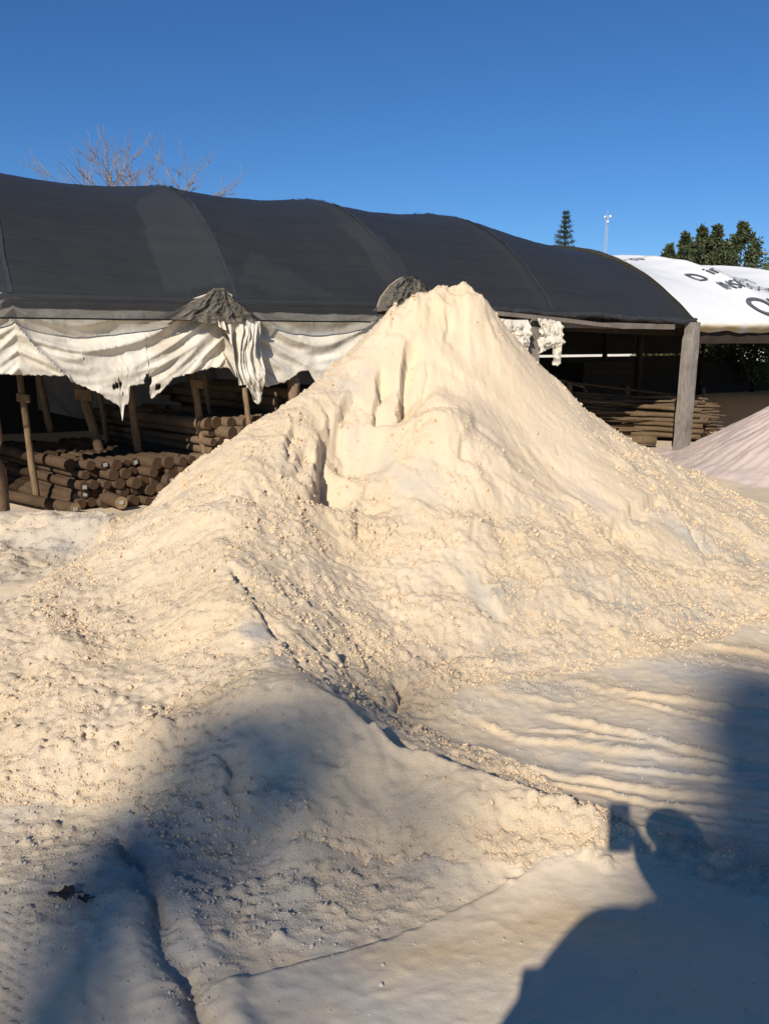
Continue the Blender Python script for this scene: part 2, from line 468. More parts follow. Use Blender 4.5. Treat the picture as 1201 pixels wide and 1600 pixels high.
# ground: mostly compacted, crumbly in places
RG = np.full(GX.shape, 0.22)
for px, py, r, a, sx in [(430, 1370, .22, .8, 1.6), (300, 1330, .2, .8, 1), (560, 1360, .12, .55, 2.2), (1080, 1330, .1, .8, 2.5), (1180, 1370, .08, .8, 2), (60, 1320, .25, .55, 1.5), (100, 1420, .12, .5, 1), (480, 1420, .13, .2, 2),
                     (60, 880, .5, .5, 1), (120, 840, .4, .5, 1), (180, 830, .3, .5, 1), (700, 1110, .15, .5, 1), (850, 1075, .12, .6, 3), (1100, 1030, .1, .5, 3), (300, 1560, .06, .6, 1)]:
    RG += a * blob(px, py, r, sx)
RG = np.clip(RG, 0, 1)
RA = np.where(PILE, np.maximum(R, .5), RG)

# --- large shaping
pk = at(700, 455, 6.5)
th = np.arctan2(GX - pk[0], -(GY - pk[1])); rr = np.hypot(GX - pk[0], GY - pk[1])
right_face = sstep(-0.35, 0.35, th) * sstep(1.9, 1.2, th) * sstep(0.2, 1.0, rr) * sstep(3.3, 2.0, rr) * PF
warp = 0.25 * noise(GX * 1.2, GY * 1.2, 31)
H += right_face * sstep(.5, 1.4, rr) * (0.014 * fbm(th * 4 + 3 * warp, rr * 1.1, 21, 2) + .009 * noise(th * 15 + 3 * warp, rr * 0.9, 22) * sstep(-.2, .4, noise(th * 2.5, rr * 1.1, 23)))
H -= .014 * LANE * PF
summit = np.exp(-(((GX - pk[0]) / .42) ** 2 + ((GY - pk[1]) / .35) ** 2))
H += summit * (.03 * ridged(GX * 4.2, GY * 4.2, 24, 3) + .03 * fbm(GX * 10, GY * 10, 25, 3) - .045)
H += PILE * (1 - R) * sstep(.15, .5, rr) * (.0035 * noise(th * 38 + 4 * warp, rr * 2.5, 27) - .016 * np.maximum(0, .35 - np.abs(noise(th * 11 + 4 * warp, rr * 1.3, 30))) * sstep(.1, .5, noise(GX * 2.2, GY * 2.2, 32)) + .003 * fbm(GX * 32, GY * 28, 33, 2) + .004 * np.maximum(0, noise(th * 16 + 5 * warp, rr * 2.2, 28)) + .003 * fbm(GX * 9, GY * 7, 29, 3))
# coarse slabs and ledges of moist sand
H += PF * .018 * sstep(.15, .8, R) * (np.abs(noise(GX * 3.1 + 2 * warp, GY * 3.1, 26)) - .2)
H += PF * 0.022 * fbm(GX * 1.5, GY * 1.5, 8, 3) * np.clip(R, .3, 1)
H += PF * 0.015 * R * fbm(GX * 5, GY * 5, 9, 3)
def ledges(f, amp, levels, width, mask, seed):
    global H
    n = fbm(GX * f + 1.2 * warp, GY * f, seed, 3)
    for lv in levels: H += amp * mask * (sstep(lv, lv + width, n) - .5)
ledges(1.9, .011, (-.45, -.15, .15, .45), .035, PF * sstep(.25, .7, R), 141)
ledges(4.2, .007, (-.4, 0, .4), .05, PF * sstep(.15, .6, R), 142)
bm_ = np.clip(blob(560, 1190, .45, 1.5) + blob(760, 1250, .4, 1.5), 0, 1) * PF
ledges(7.5, .0045, (-.5, -.25, 0, .25, .5), .06, bm_, 143)
# slip cliffs: surface drops on the right-hand side of each line
_c1 = noise(GX * 9, GY * 9, 61); _c2 = noise(GX * 26, GY * 26, 62); _c3 = noise(GX * 9, GY * 9, 63); _c4 = noise(GX * 4, GY * 4, 64)
def cliff(pts, depth, decay, edge=0.02, wob=0.03, taper=0.15):
    global H
    x = GX + .9 * wob * _c1 + wob * .5 * _c2; y = GY + .9 * wob * _c3
    d, s, t = seg_dist(x, y, pts)
    e = sstep(0, taper, t) * sstep(1, 1 - taper, t)
    H -= depth * np.clip(.95 + .8 * _c4, .5, 1.6) * e * sstep(0, edge, s) * np.exp(-np.maximum(s, 0) / decay)
def down(*pp): return path(*pp)[::-1]       # listed from the top; the drop lies to the right in the photo
cliff(down((512, 640), (500, 672), (494, 705), (488, 735), (480, 775)), 0.27, 0.34, 0.02, .035, .25)
cliff(down((470, 690), (462, 715), (450, 750)), 0.07, 0.12, 0.03)
cliff(down((640, 520), (630, 560), (622, 610), (615, 655)), 0.16, 0.28, 0.022)
cliff(down((592, 575), (588, 615), (578, 665)), 0.12, 0.18, 0.018)
cliff(down((548, 612), (530, 640), (512, 672)), 0.09, 0.14, 0.03)
cliff(down((622, 474), (612, 497), (600, 525)), 0.06, 0.15, 0.03)
cliff(down((752, 466), (760, 490), (772, 530)), 0.05, 0.2, 0.03)
cliff(down((690, 480), (694, 505), (690, 530)), 0.05, 0.12, 0.018)
cliff(down((668, 540), (660, 580), (655, 620)), 0.05, 0.10, 0.018)
cliff(down((455, 660), (448, 690), (440, 720)), 0.06, 0.10, 0.018)
cliff(down((738, 645), (727, 672), (708, 700)), 0.09, 0.14, 0.03)
cliff(down((655, 650), (640, 680), (628, 705)), 0.06, 0.12, 0.03)
cliff(down((560, 760), (552, 800), (548, 840)), 0.06, 0.12, 0.03)
cliff(down((350, 880), (385, 935), (420, 985), (450, 1025)), 0.05, 0.10, 0.015, 0.012)
cliff(down((610, 1055), (620, 1085), (612, 1112)), 0.08, 0.10, 0.015, 0.012)
cliff(down((1030, 768), (1085, 840), (1115, 905)), 0.06, 0.2, 0.04)
cliff(path((930, 832), (975, 795), (1030, 768)), 0.08, 0.16, 0.03)
cliff(down((345, 1172), (352, 1205), (348, 1250)), 0.05, 0.08, 0.015, 0.012)
# berm crest made crisper and hollow behind it
crest = path((440, 1068), (520, 1092), (600, 1152), (700, 1192), (850, 1242), (945, 1288))
d, s, t = seg_dist(GX + .02 * noise(GX * 12, GY * 12, 71), GY + .02 * noise(GX * 12, GY * 12, 72), crest)
beh = (s < 0)
H -= np.where(beh, 0.14 * sstep(0, 0.035, -s) * np.exp(-np.maximum(-s - .05, 0) / 0.12) * sstep(0.12, .3, t) * sstep(1.0, 0.8, t), 0)
H += 0.012 * np.exp(-(d / 0.04) ** 2) * sstep(0, .1, t) * sstep(1, .9, t)

# --- ruts left by the loader, right of the pile
GREYA = np.zeros(GX.shape); OCHA = np.zeros(GX.shape)
yard = (~PILE).astype(float)
_r1 = noise(GX * 7, GY * 7, 85); _r3 = ridged(GX * 9, GY * 16, 84, 3) - .3; _r2 = noise(GX * 3, GY * 6, 86)
rx = GX + .02 * noise(GX * 3, GY * 3, 81); ry = GY + .010 * noise(GX * 3, GY * 3, 82) + .006 * noise(GX * 14, GY * 14, 83)
for pts, hgt, wid in [
    ([(865, 1060), (1020, 1086), (1125, 1106), (1201, 1116), (1320, 1130)], .028, .06), ([(840, 1105), (920, 1127), (1030, 1160), (1125, 1186), (1201, 1196), (1320, 1210)], .034, .05),
    ([(730, 1112), (815, 1145), (900, 1155), (1030, 1178), (1150, 1200)], .026, .05), ([(715, 1165), (790, 1190), (920, 1210), (1020, 1230), (1201, 1256), (1320, 1270)], .036, .045),
    ([(750, 1203), (900, 1219), (1000, 1243), (1201, 1282), (1320, 1300)], .026, .035), ([(1090, 1005), (1201, 1016), (1320, 1022)], .03, .06), ([(1100, 1025), (1201, 1042), (1320, 1050)], .03, .05),
    ([(760, 1078), (830, 1088), (900, 1098)], .022, .05), ([(1000, 1262), (1100, 1290), (1201, 1310)], .02, .03),
    ([(900, 1178), (1040, 1205), (1201, 1228), (1320, 1240)], .016, .03), ([(950, 1080), (1060, 1112), (1201, 1150), (1320, 1170)], .016, .035), ([(800, 1128), (900, 1140), (1010, 1160)], .012, .03), ([(1060, 1270), (1201, 1295), (1320, 1310)], .014, .025),
    ([(640, 1180), (720, 1215), (820, 1240), (930, 1275)], .012, .03), ([(1130, 782), (1201, 790), (1320, 800)], .04, .10), ([(1150, 805), (1201, 815), (1320, 830)], .04, .09)]:
    pts = [atz(*p)[:2] for p in pts]; wid *= .62; hgt *= .34
    d, s, t = seg_dist(rx, ry, pts)
    e = yard * sstep(0, .1, t) * sstep(1.0, .95, t)
    prof = np.where(s > 0, np.exp(-(d / (wid * .45)) ** 2), np.exp(-(d / (wid * 2.2)) ** 2))
    H += 1.25 * hgt * e * prof * (0.75 + .5 * _r1) + e * np.exp(-(d / wid) ** 2) * .005 * _r3
    H -= .45 * hgt * e * np.exp(-((s - wid * 1.4) / (wid * .8)) ** 2)
    OCHA = np.maximum(OCHA, .45 * e * np.exp(-((s - .02) / wid) ** 2) * (0.6 + .6 * _r2))
    RA = np.maximum(RA, e * .55 * np.exp(-(d / (wid * .9)) ** 2))
# crust of broken clods in line with the berm
d, s, t = seg_dist(rx, ry, [atz(*p)[:2] for p in [(945, 1300), (1010, 1312), (1090, 1330), (1150, 1350), (1201, 1375), (1300, 1410)]])
H += 0.03 * np.exp(-(d / .045) ** 2) * sstep(0, .06, t) * (0.7 + .6 * noise(GX * 14, GY * 14, 87))
RA = np.maximum(RA, .9 * np.exp(-(d / .05) ** 2))
# scraped edge across the foreground
edge = [atz(*p)[:2] for p in [(300, 1575), (370, 1542), (600, 1462), (720, 1408), (800, 1370), (860, 1342)]]
d, s, t = seg_dist(GX + .0025 * noise(GX * 12, GY * 12, 88), GY + .0025 * noise(GX * 12, GY * 12, 89), edge)
H += yard * np.where(s < 0, 0, 0) * sstep(.05, .2, t) * sstep(1, .85, t)
H += yard * .011 * sstep(-.003, .004, s) * np.exp(-np.maximum(s - .02, 0) / .6) * sstep(0, .06, t) * sstep(1, .85, t)
scr = yard * np.where(s < 0, np.exp(s / .22), 0) * sstep(0, .1, t)
H += scr * .003 * noise((GX * .43 - GY * .9) * 6, (GX * .9 + GY * .43) * 90, 90)
slab = in_poly(GX, GY, [atz(*p)[:2] for p in [(330, 1546), (600, 1462), (800, 1372), (900, 1345), (1000, 1335), (1201, 1400), (1500, 1500), (1500, 1800), (300, 1800), (200, 1620)]])
RA = np.where(slab & ~PILE, RA * .7, RA)
H += yard * slab * (.0006 * noise((GX * .92 + GY * .39) * 1.2, (GX * -.39 + GY * .92) * 30, 103) + .0008 * fbm(GX * 24, GY * 24, 104, 2))
# gully bottom left
d, s, t = seg_dist(GX + .03 * noise(GX * 9, GY * 9, 95) + .012 * noise(GX * 30, GY * 30, 96), GY + .02 * noise(GX * 9, GY * 9, 97), [atz(*p)[:2] for p in [(185, 1310), (205, 1350), (240, 1430), (268, 1500), (300, 1560), (330, 1640)]])
H -= 0.034 * sstep(0.036, 0.010, d + .010 * noise(GX * 45, GY * 45, 102)) * sstep(0, .12, t) * (0.8 + .5 * noise(GX * 6, GY * 6, 98))
H += 0.02 * np.exp(-((d - .08) / .04) ** 2) * sstep(0, .15, t)
RA = np.maximum(RA, .5 * np.exp(-(d / .07) ** 2))
d, s, t = seg_dist(GX + .015 * noise(GX * 14, GY * 14, 99), GY, [atz(*p)[:2] for p in [(150, 1430), (135, 1490), (140, 1560), (150, 1620)]])
H -= 0.005 * sstep(.02, .004, d)
# small hollow with a lip where the pale crust has caved in
c = atz(97, 1412)[:2]
dd = np.hypot((GX - c[0]) / 1.15, GY - c[1]) + .008 * noise(GX * 30, GY * 30, 101)
H -= .02 * sstep(.03, .015, dd)
# tyre tread: rows of small chevrons
def tread(p0, p1, across, n, dep=.007):
    global H
    a = atz(*p0)[:2]; b = atz(*p1)[:2]
    u = (b - a) / np.linalg.norm(b - a); v = np.array([-u[1], u[0]])
    q = (GX - a[0]) * u[0] + (GY - a[1]) * u[1]; r = (GX - a[0]) * v[0] + (GY - a[1]) * v[1]
    L = np.linalg.norm(b - a)
    inside = sstep(0, .04, q) * sstep(L, L - .04, q) * yard
    for k in range(n):
        zz = np.abs(((q / .034) % 1) - .5) * 2 * .016
        H += dep * inside * sstep(.004, -.004, np.abs(r - across * k - zz) - .008)
    H -= .006 * inside * (np.abs(r - across * (n - 1) / 2) < across * n / 2)
tread((20, 1640), (55, 1420), .03, 3)
tread((-10, 1300), (30, 1205), .032, 3)
# overall uneven ground
lm = np.clip(blob(30, 860, .8, 1.3) + blob(150, 845, .6, 1), 0, 1) * yard
H += lm * (.035 * ridged(GX * 2.5, GY * 2.2, 114, 3) + .02 * fbm(GX * 7, GY * 7, 115, 3) - .03)
RA = np.maximum(RA, .75 * lm)
H += yard * (0.007 * fbm(GX * 1.7, GY * 1.7, 111, 3) + .008 * RA * fbm(GX * 9, GY * 9, 112, 3)) * np.where(slab, .2, 1)
H += yard * RA * .02 * np.maximum(0, fbm(GX * 22, GY * 22, 113, 2))

# --- stamped lumps (clods that are part of the slope)
def stamp(n, rlo, rhi, pw, weight, seed, sign=1):
    rng = np.random.default_rng(seed)
    cand = rng.random((n * 6, 2)); 
    yy = np.exp(np.log(1.25) + cand[:, 1] * np.log(8.0 / 1.25))
    xx = (cand[:, 0] - .5) * (yy * 1.15 + 1.2)
    keep = rng.random(len(xx)) < grid_sample(weight, xx, yy)
    xx, yy = xx[keep][:n], yy[keep][:n]
    rad = rlo * (1 - rng.random(len(xx)) * (1 - (rlo / rhi) ** pw)) ** (-1 / pw)
    B = H.copy()
    for x, y, r in zip(xx, yy, rad):
        i0, i1 = np.searchsorted(XS, [x - r * 1.3, x + r * 1.3]); j0, j1 = np.searchsorted(YS, [y - r * 1.3, y + r * 1.3])
        if i1 - i0 < 2 or j1 - j0 < 2: continue
        a = rng.random() * 3.14; ca, sa = math.cos(a), math.sin(a); asp = rng.uniform(.65, 1)
        dx = XS[i0:i1][None, :] - x; dy = YS[j0:j1][:, None] - y
        p = (dx * ca + dy * sa) / r; q = (-dx * sa + dy * ca) / (r * asp)
        k = rng.uniform(2, 5)
        dist = (np.abs(p) ** k + np.abs(q) ** k) ** (1 / k)
        bumpy = np.sqrt(np.clip(1 - dist ** 2, 0, 1)) * r * rng.uniform(.45, .95)
        tilt = 1 + rng.uniform(-.4, .4) * p + rng.uniform(-.4, .4) * q
        ns = 1 + .45 * noise(GX[j0:j1, i0:i1] / r * 1.6, GY[j0:j1, i0:i1] / r * 1.6, int(rng.integers(1000))) if r > .02 else 1
        hb = np.minimum(bumpy * tilt * ns, r * .8)
        if sign > 0: H[j0:j1, i0:i1] = np.maximum(H[j0:j1, i0:i1], B[j0:j1, i0:i1] + hb)
        else: H[j0:j1, i0:i1] = np.minimum(H[j0:j1, i0:i1], B[j0:j1, i0:i1] + sign * hb)
wt = np.where(PILE, np.clip(R, 0, 1) ** 1.5, 0)
chunk = np.zeros(GX.shape)
for px, py, r, a in [(480, 790, .35, 1), (560, 850, .45, .8), (640, 900, .35, .6), (500, 900, .3, .5), (420, 720, .2, .8), (560, 700, .25, .7), (600, 1020, .3, .7), (640, 1080, .15, .9), (670, 470, .2, .6), (720, 460, .12, .8),
                     (940, 700, .4, .6), (1000, 740, .4, .5), (1100, 960, .3, .2), (1000, 1000, .3, .2), (430, 1370, .15, .6), (640, 1320, .06, 1), (800, 1340, .06, 1), (920, 1320, .06, 1), (250, 1160, .2, .3), (100, 1150, .3, .35)]:
    chunk = np.maximum(chunk, a * blob(px, py, r))
stamp(800, .016, .045, 2.7, chunk * np.where(PILE, np.clip(R + .2, 0, 1), RG), 1)
stamp(6000, .009, .022, 2.9, np.clip(wt * .8 + chunk * .5, 0, 1), 2)
stamp(5200, .008, .018, 2.8, np.clip(wt * .8, 0, 1), 5, -1.3)
d, s, t = seg_dist(GX, GY, [atz(*p)[:2] for p in [(945, 1300), (1010, 1312), (1090, 1330), (1150, 1350), (1201, 1375), (1300, 1410)]])
stamp(320, .010, .034, 2.2, np.exp(-(d / .05) ** 2), 3)
d, s, t = seg_dist(GX, GY, [atz(*p)[:2] for p in [(420, 1330), (550, 1336), (650, 1345), (800, 1352), (930, 1338)]])
stamp(260, .010, .026, 2.0, np.exp(-(d / .035) ** 2), 4)
H += PF * R * .004 * np.maximum(-.2, ridged(GX * 14, GY * 14, 15, 3))
_dx, _dy = GX - pk[0], GY - pk[1]
_u = (_dx * .35 + _dy * .94); _v = (_dx * .94 - _dy * .35)
H += np.where(PILE, np.clip(R, .30, 1) * (.006 * fbm(GX * 30, GY * 26, 16, 2) - .011 * np.maximum(0, ridged(GX * 21, GY * 15, 17, 2) - .75) * sstep(-.35, .25, noise(GX * 5, GY * 4, 18))), 0)

# --- colour patches of the sand itself
gn = fbm(GX * 2.2, GY * 2.2, 121, 3)
_g1 = np.clip(.8 + .7 * fbm(GX * 6, GY * 6, 123, 3), 0, 1.3); _g2 = np.clip(.7 + .8 * fbm(GX * 4, GY * 7, 124, 3), 0, 1.3)
GREYA += yard * np.clip(.18 + .45 * gn, 0, .7) + PF * np.clip(.5 * gn - .05, 0, .5)
for px, py, r, a, sx in [(400, 985, .07, 1.2, 1), (365, 920, .05, .9, .7), (430, 1035, .06, .9, 1), (540, 605, .10, .9, 1), (575, 580, .06, .6, 1), (280, 1330, .25, .7, 1.2), (400, 1370, .2, .6, 1.6), (250, 1260, .12, .6, 1), (90, 850, .5, .35, 1),
                     (165, 850, .25, .7, .8), (40, 930, .4, .3, 1.5), (200, 1450, .25, .5, 1), (480, 1530, .25, .55, 1.6), (620, 700, .12, .25, 1), (1080, 830, .25, .25, 1), (1150, 860, .3, .3, 1), (870, 1000, .35, .2, 1.5), (1050, 960, .25, .2, 1.5),
                     (1100, 1055, .14, .7, 3), (900, 1180, .12, .6, 3), (1050, 1140, .12, .6, 3), (1000, 1205, .12, .6, 3), (1150, 1230, .12, .5, 2), (310, 1290, .12, .5, 1)]:
    GREYA += a * blob(px, py, r, sx) * _g1
for px, py, r, a, sx in [(760, 1470, .12, .5, 2.2), (900, 1440, .15, .4, 1.5), (620, 1500, .08, .3, 2), (400, 1510, .06, .7, 2.0), (1130, 1010, .15, .5, 3), (880, 1058, .05, .6, 3), (600, 1070, .08, .4, 1), (640, 1120, .12, .3, 1.5)]:
    OCHA += a * blob(px, py, r, sx) * _g2
GREYA += .28 * LANE * PF * np.clip(_g1, 0, 1)
GREYA = np.clip(GREYA, 0, .95); OCHA = np.clip(OCHA, 0, .7)
GREYA = np.where(PILE & (blob(400, 985, .2) + blob(540, 605, .3) + blob(280, 1290, .3) + blob(620, 700, .3) + blob(1080, 840, .5) + blob(950, 980, .6) < .05), GREYA * .4, GREYA)

# --- mesh: faces inside the footprint are the pile, the rest is the yard
nx, ny = len(XS), len(YS)
ii = np.arange(nx * ny).reshape(ny, nx)
quads = np.stack([ii[:-1, :-1], ii[:-1, 1:], ii[1:, 1:], ii[1:, :-1]], -1).reshape(-1, 4)
fm = PILE[:-1, :-1].ravel()
allV = np.stack([GX, GY, H], -1).reshape(-1, 3)
cx = allV[quads[:, 0], 0]; cy = allV[quads[:, 0], 1]
def sub(name, mask, origin):
    q = quads[mask]; u, inv = np.unique(q, return_inverse=True)
    me = np_mesh(name, allV[u] - np.array(origin), inv.reshape(-1, 4))
    fattr(me, 'rough', RA.ravel()[u]); fattr(me, 'grey', GREYA.ravel()[u]); fattr(me, 'ochre', OCHA.ravel()[u])
    return me
PO = (0.6, 5.5, 0.0)
pile = obj('sand_pile', sub('sand_pile', fm, PO), M_SAND, loc=PO, label='tall heap of loose pale yellow sand with slumped faces in the yard', category='sand pile')
ground = obj('ground', sub('ground', ~fm, (0, 0, 0)), M_SAND, kind='structure')
# outer yard to the horizon (butts against the fine sheet)
xo = [-1500, -400, -120, -40, -15, XS[0], XS[-1], 15, 40, 120, 400, 1500]
yo = [-400, -120, -40, -12, -4, 0, YS[0], YS[-1], 16, 24, 40, 120, 400, 2500]
V = []; Q = []
for a in range(len(yo) - 1):
    for b in range(len(xo) - 1):
        if yo[a] == YS[0] and xo[b] == XS[0]: continue
        k = len(V)
        for (x, y) in ((xo[b], yo[a]), (xo[b + 1], yo[a]), (xo[b + 1], yo[a + 1]), (xo[b], yo[a + 1])):
            z = -.02
            if y >= YS[-1] and abs(x) < 7: z = -.17 if x < 0 else -.03
            V.append((x, y, z))
        Q.append((k, k + 1, k + 2, k + 3))
me = np_mesh('outer_ground', np.array(V), np.array(Q), False)
for nme, v in (('rough', .4), ('grey', .35), ('ochre', .1)): fattr(me, nme, np.full(len(V), v))
obj('ground', me, M_SAND, kind='structure')

# --- loose crumbs of sand lying on the slopes
def crumbs(name, n, weight, rlo, rhi, pw, seed, mat, parent, area, sink=.25):
    rng = np.random.default_rng(seed)
    t = (1 + 5 ** .5) / 2
    iv = np.array([(-1, t, 0), (1, t, 0), (-1, -t, 0), (1, -t, 0), (0, -1, t), (0, 1, t), (0, -1, -t), (0, 1, -t), (t, 0, -1), (t, 0, 1), (-t, 0, -1), (-t, 0, 1)]) / 1.902
    itri = np.array([(0, 11, 5), (0, 5, 1), (0, 1, 7), (0, 7, 10), (0, 10, 11), (1, 5, 9), (5, 11, 4), (11, 10, 2), (10, 7, 6), (7, 1, 8), (3, 9, 4), (3, 4, 2), (3, 2, 6), (3, 6, 8), (3, 8, 9), (4, 9, 5), (2, 4, 11), (6, 2, 10), (8, 6, 7), (9, 8, 1)])
    xx = []; yy = []; tot = 0
    while tot < n:
        c = rng.random((n * 3, 2))
        y = np.exp(np.log(area[0]) + c[:, 1] * np.log(area[1] / area[0])); x = (c[:, 0] - .5) * (y * 1.12 + .8)
        k = rng.random(len(x)) < grid_sample(weight, x, y)
        xx.append(x[k]); yy.append(y[k]); tot += k.sum()
        if k.sum() < 50: break
    x = np.concatenate(xx)[:n]; y = np.concatenate(yy)[:n]; n = len(x)
    r = rlo * (1 - rng.random(n) * (1 - (rlo / rhi) ** pw)) ** (-1 / pw)
    r *= np.clip(y / 3.2, .8, 1.6)
    z = grid_sample(H, x, y) + r * (.5 - sink)
    a = rng.random(n) * 6.283; b = rng.random(n) * 6.283
    ca, sa, cb, sb = np.cos(a), np.sin(a), np.cos(b), np.sin(b); o = np.zeros(n); e = np.ones(n)
    Rz = np.array([[ca, -sa, o], [sa, ca, o], [o, o, e]]).transpose(2, 0, 1); Rx = np.array([[e, o, o], [o, cb, -sb], [o, sb, cb]]).transpose(2, 0, 1)
    vv = iv[None] * rng.uniform(.72, 1.25, (n, 12, 1)) * rng.uniform(.6, 1.15, (n, 1, 3)) * r[:, None, None]
    vv = np.einsum('nij,nkj->nki', Rz @ Rx, vv) + np.stack([x, y, z], -1)[:, None, :]
    tr = (itri[None] + (np.arange(n) * 12)[:, None, None]).reshape(-1, 3)
    off = np.array(parent.location)
    return obj(name, np_mesh(name, vv.reshape(-1, 3) - off, tr, False), mat, parent, kind='stuff')
cl = sstep(-.25, .35, fbm(GX * 3.2, GY * 3.2, 131, 3))
foot = np.exp(-(_fd / .16) ** 2) * PILE
crumbs('loose_crumbs', 20000, np.clip((wt * .9 + chunk * wt) * (.15 + .85 * cl) + .5 * foot, 0.02 * PF, 1), .0034, .014, 2.6, 21, M_CLOD, pile, (2.0, 7.2), .3)
wg = np.where(PILE, 0, np.clip(RA * 1.1 - .18, 0.02, 1)) * np.where(slab, .6, 1)
crumbs('loose_crumbs', 9000, wg, .0022, .010, 2.6, 22, M_CLODG, ground, (1.45, 7.0))

# ------------------------------------------------------------------ pinkish sand heap by the corner post
def pink_heap():
    C = np.array([6.75, 10.15]); Rb = 2.85; Hh = 1.78
    nr, na = 150, 420
    r = np.linspace(0, 1.06, nr)[:, None]; a = np.linspace(0, 2 * math.pi, na, endpoint=False)[None, :]
    ca, sa = np.cos(a), np.sin(a)
    rim = Rb * (1 + .05 * noise(ca * 1.5 + 0 * r, sa * 1.5, 201))
    X = r * rim * ca; Yy = r * rim * sa
    Z = Hh * (np.sqrt((1 - np.clip(r, 0, 1.1)) ** 2 + .0025) - .05) - np.where(r > 1, (r - 1) * .8, 0)
    str_ = noise(a * 26 + .3 * noise(X * 2, Yy * 2, 202), r * 1.5, 203) + .6 * noise(a * 60, r * 2.5, 204)
    Z = Z + .022 * str_ * sstep(.1, .35, r) * sstep(1.02, .8, r) + .02 * fbm(X * 3, Yy * 3, 205, 3) + .012 * np.maximum(0, fbm(X * 12, Yy * 12, 206, 2)) * sstep(.5, .95, r)
    V = np.stack([X + 0 * Z, Yy + 0 * Z, Z], -1).reshape(-1, 3)
    I = np.arange(nr * na).reshape(nr, na)
    J = np.roll(I, -1, 1)
    Q = np.stack([I[:-1], I[1:], J[1:], J[:-1]], -1).reshape(-1, 4)
    me = np_mesh('pink_sand', V, Q)
    m, t, b = new_mat('pinkish_sand')
    c = mix(t, ramp(t, noise_tex(t, 2.5, 5), [(.4, (0, 0, 0)), (.7, (1, 1, 1))]), (0.62, 0.49, 0.42), (0.50, 0.41, 0.365))
    t.links.new(c, b.inputs['Base Color']); bump(t, b, noise_tex(t, 60, 5, .7), .4, .015)
    obj('sand_pile', me, m, loc=(C[0], C[1], -.03), label='pinkish grey sand heap beside the weathered corner post', category='sand pile')
pink_heap()

# ------------------------------------------------------------------ the shed
A0 = np.array([-3.7, 7.3]); DD = np.array([.8766, .4812]); NB = np.array([-.4812, .8766])
def sw(s, w, z): return np.array([A0[0] + DD[0] * s + NB[0] * w, A0[1] + DD[1] * s + NB[1] * w, z])
def on_plane(px, py, wv):
    """(s, z) where the line of sight through a photo pixel meets the plane wv metres behind the eave"""
    r = ray(px, py)
    M = np.array([[r[0], -DD[0]], [r[1], -DD[1]]])
    t, s = np.linalg.solve(M, A0 + NB * wv)
    return s, CAM_Z + r[2] * t
def prof(wv):
    wv = np.asarray(wv, float)
    q = np.where(wv > 4.2, 8.4 - wv, wv)
    return np.interp(q, [0, .1, .22, .47, .75, 1.02, 1.5, 2, 2.5, 3.07, 3.6, 4.2], [0, .14, .27, .50, .74, .93, 1.20, 1.41, 1.55, 1.66, 1.73, 1.76])
def eave_z(s): return np.interp(s, [-9, 4.5, 6.6, 9.5, 30], [2.03, 2.03, 1.985, 1.905, 1.90])
def rise(s): return np.interp(s, [-9, 7.1, 7.9, 8.8, 9.6, 11.0, 12.4, 16, 30], [1, 1, .94, .86, .795, .78, .75, .68, .6])
RIBS = [-4.4, -2.0, 0.25, 2.43, 4.6, 6.8, 9.45]
WRIBS = [9.5, 11.6, 14.0, 16.4, 19, 22, 25, 29]
def roof_z(s, wv, ribs=RIBS, sag=.085):
    s = np.asarray(s, float)
    k = np.clip(np.searchsorted(ribs, s) - 1, 0, len(ribs) - 2); rb = np.array(ribs)
    t = np.clip((s - rb[k]) / (rb[k + 1] - rb[k]), 0, 1)
    p = prof(wv) * rise(s)
    return eave_z(s) + p - sag * np.sin(math.pi * t) ** .8 * np.minimum(1, p / .9)
def roof_sw(px, py):
    r = ray(px, py)
    t = np.linspace(6, 22, 4000)
    x = r[0] * t - A0[0]; y = r[1] * t - A0[1]
    s = x * DD[0] + y * DD[1]; wv = x * NB[0] + y * NB[1]
    d = CAM_Z + r[2] * t - roof_z(s, np.clip(wv, 0, 8.4))
    ok = (wv > 0) & (d < 0)
    k = np.argmax(ok) if ok.any() else 0
    return np.array([s[k], wv[k]])
SO = Vector(sw(4.6, 0, -.1))
shed = empty('timber_shed', SO, 'long timber pole shed roofed with black shade net and white tarp', 'shed')
def spart(name, me, mat, parent=None, **kw):
    """part of the shed; its mesh is given in world coordinates"""
    me.transform(Matrix.Translation(-SO))
    return obj(name, me, mat, parent or shed, **kw)
def sheet(fn, S, Wv):
    SS, WW = np.meshgrid(S, Wv)
    P = fn(SS, WW)
    n, m = SS.shape
    I = np.arange(n * m).reshape(n, m)
    Q = np.stack([I[:-1, :-1], I[:-1, 1:], I[1:, 1:], I[1:, :-1]], -1).reshape(-1, 4)
    return P.reshape(-1, 3), Q, SS, WW
def swv(S, W, Z): return np.stack([A0[0] + DD[0] * S + NB[0] * W, A0[1] + DD[1] * S + NB[1] * W, Z], -1)

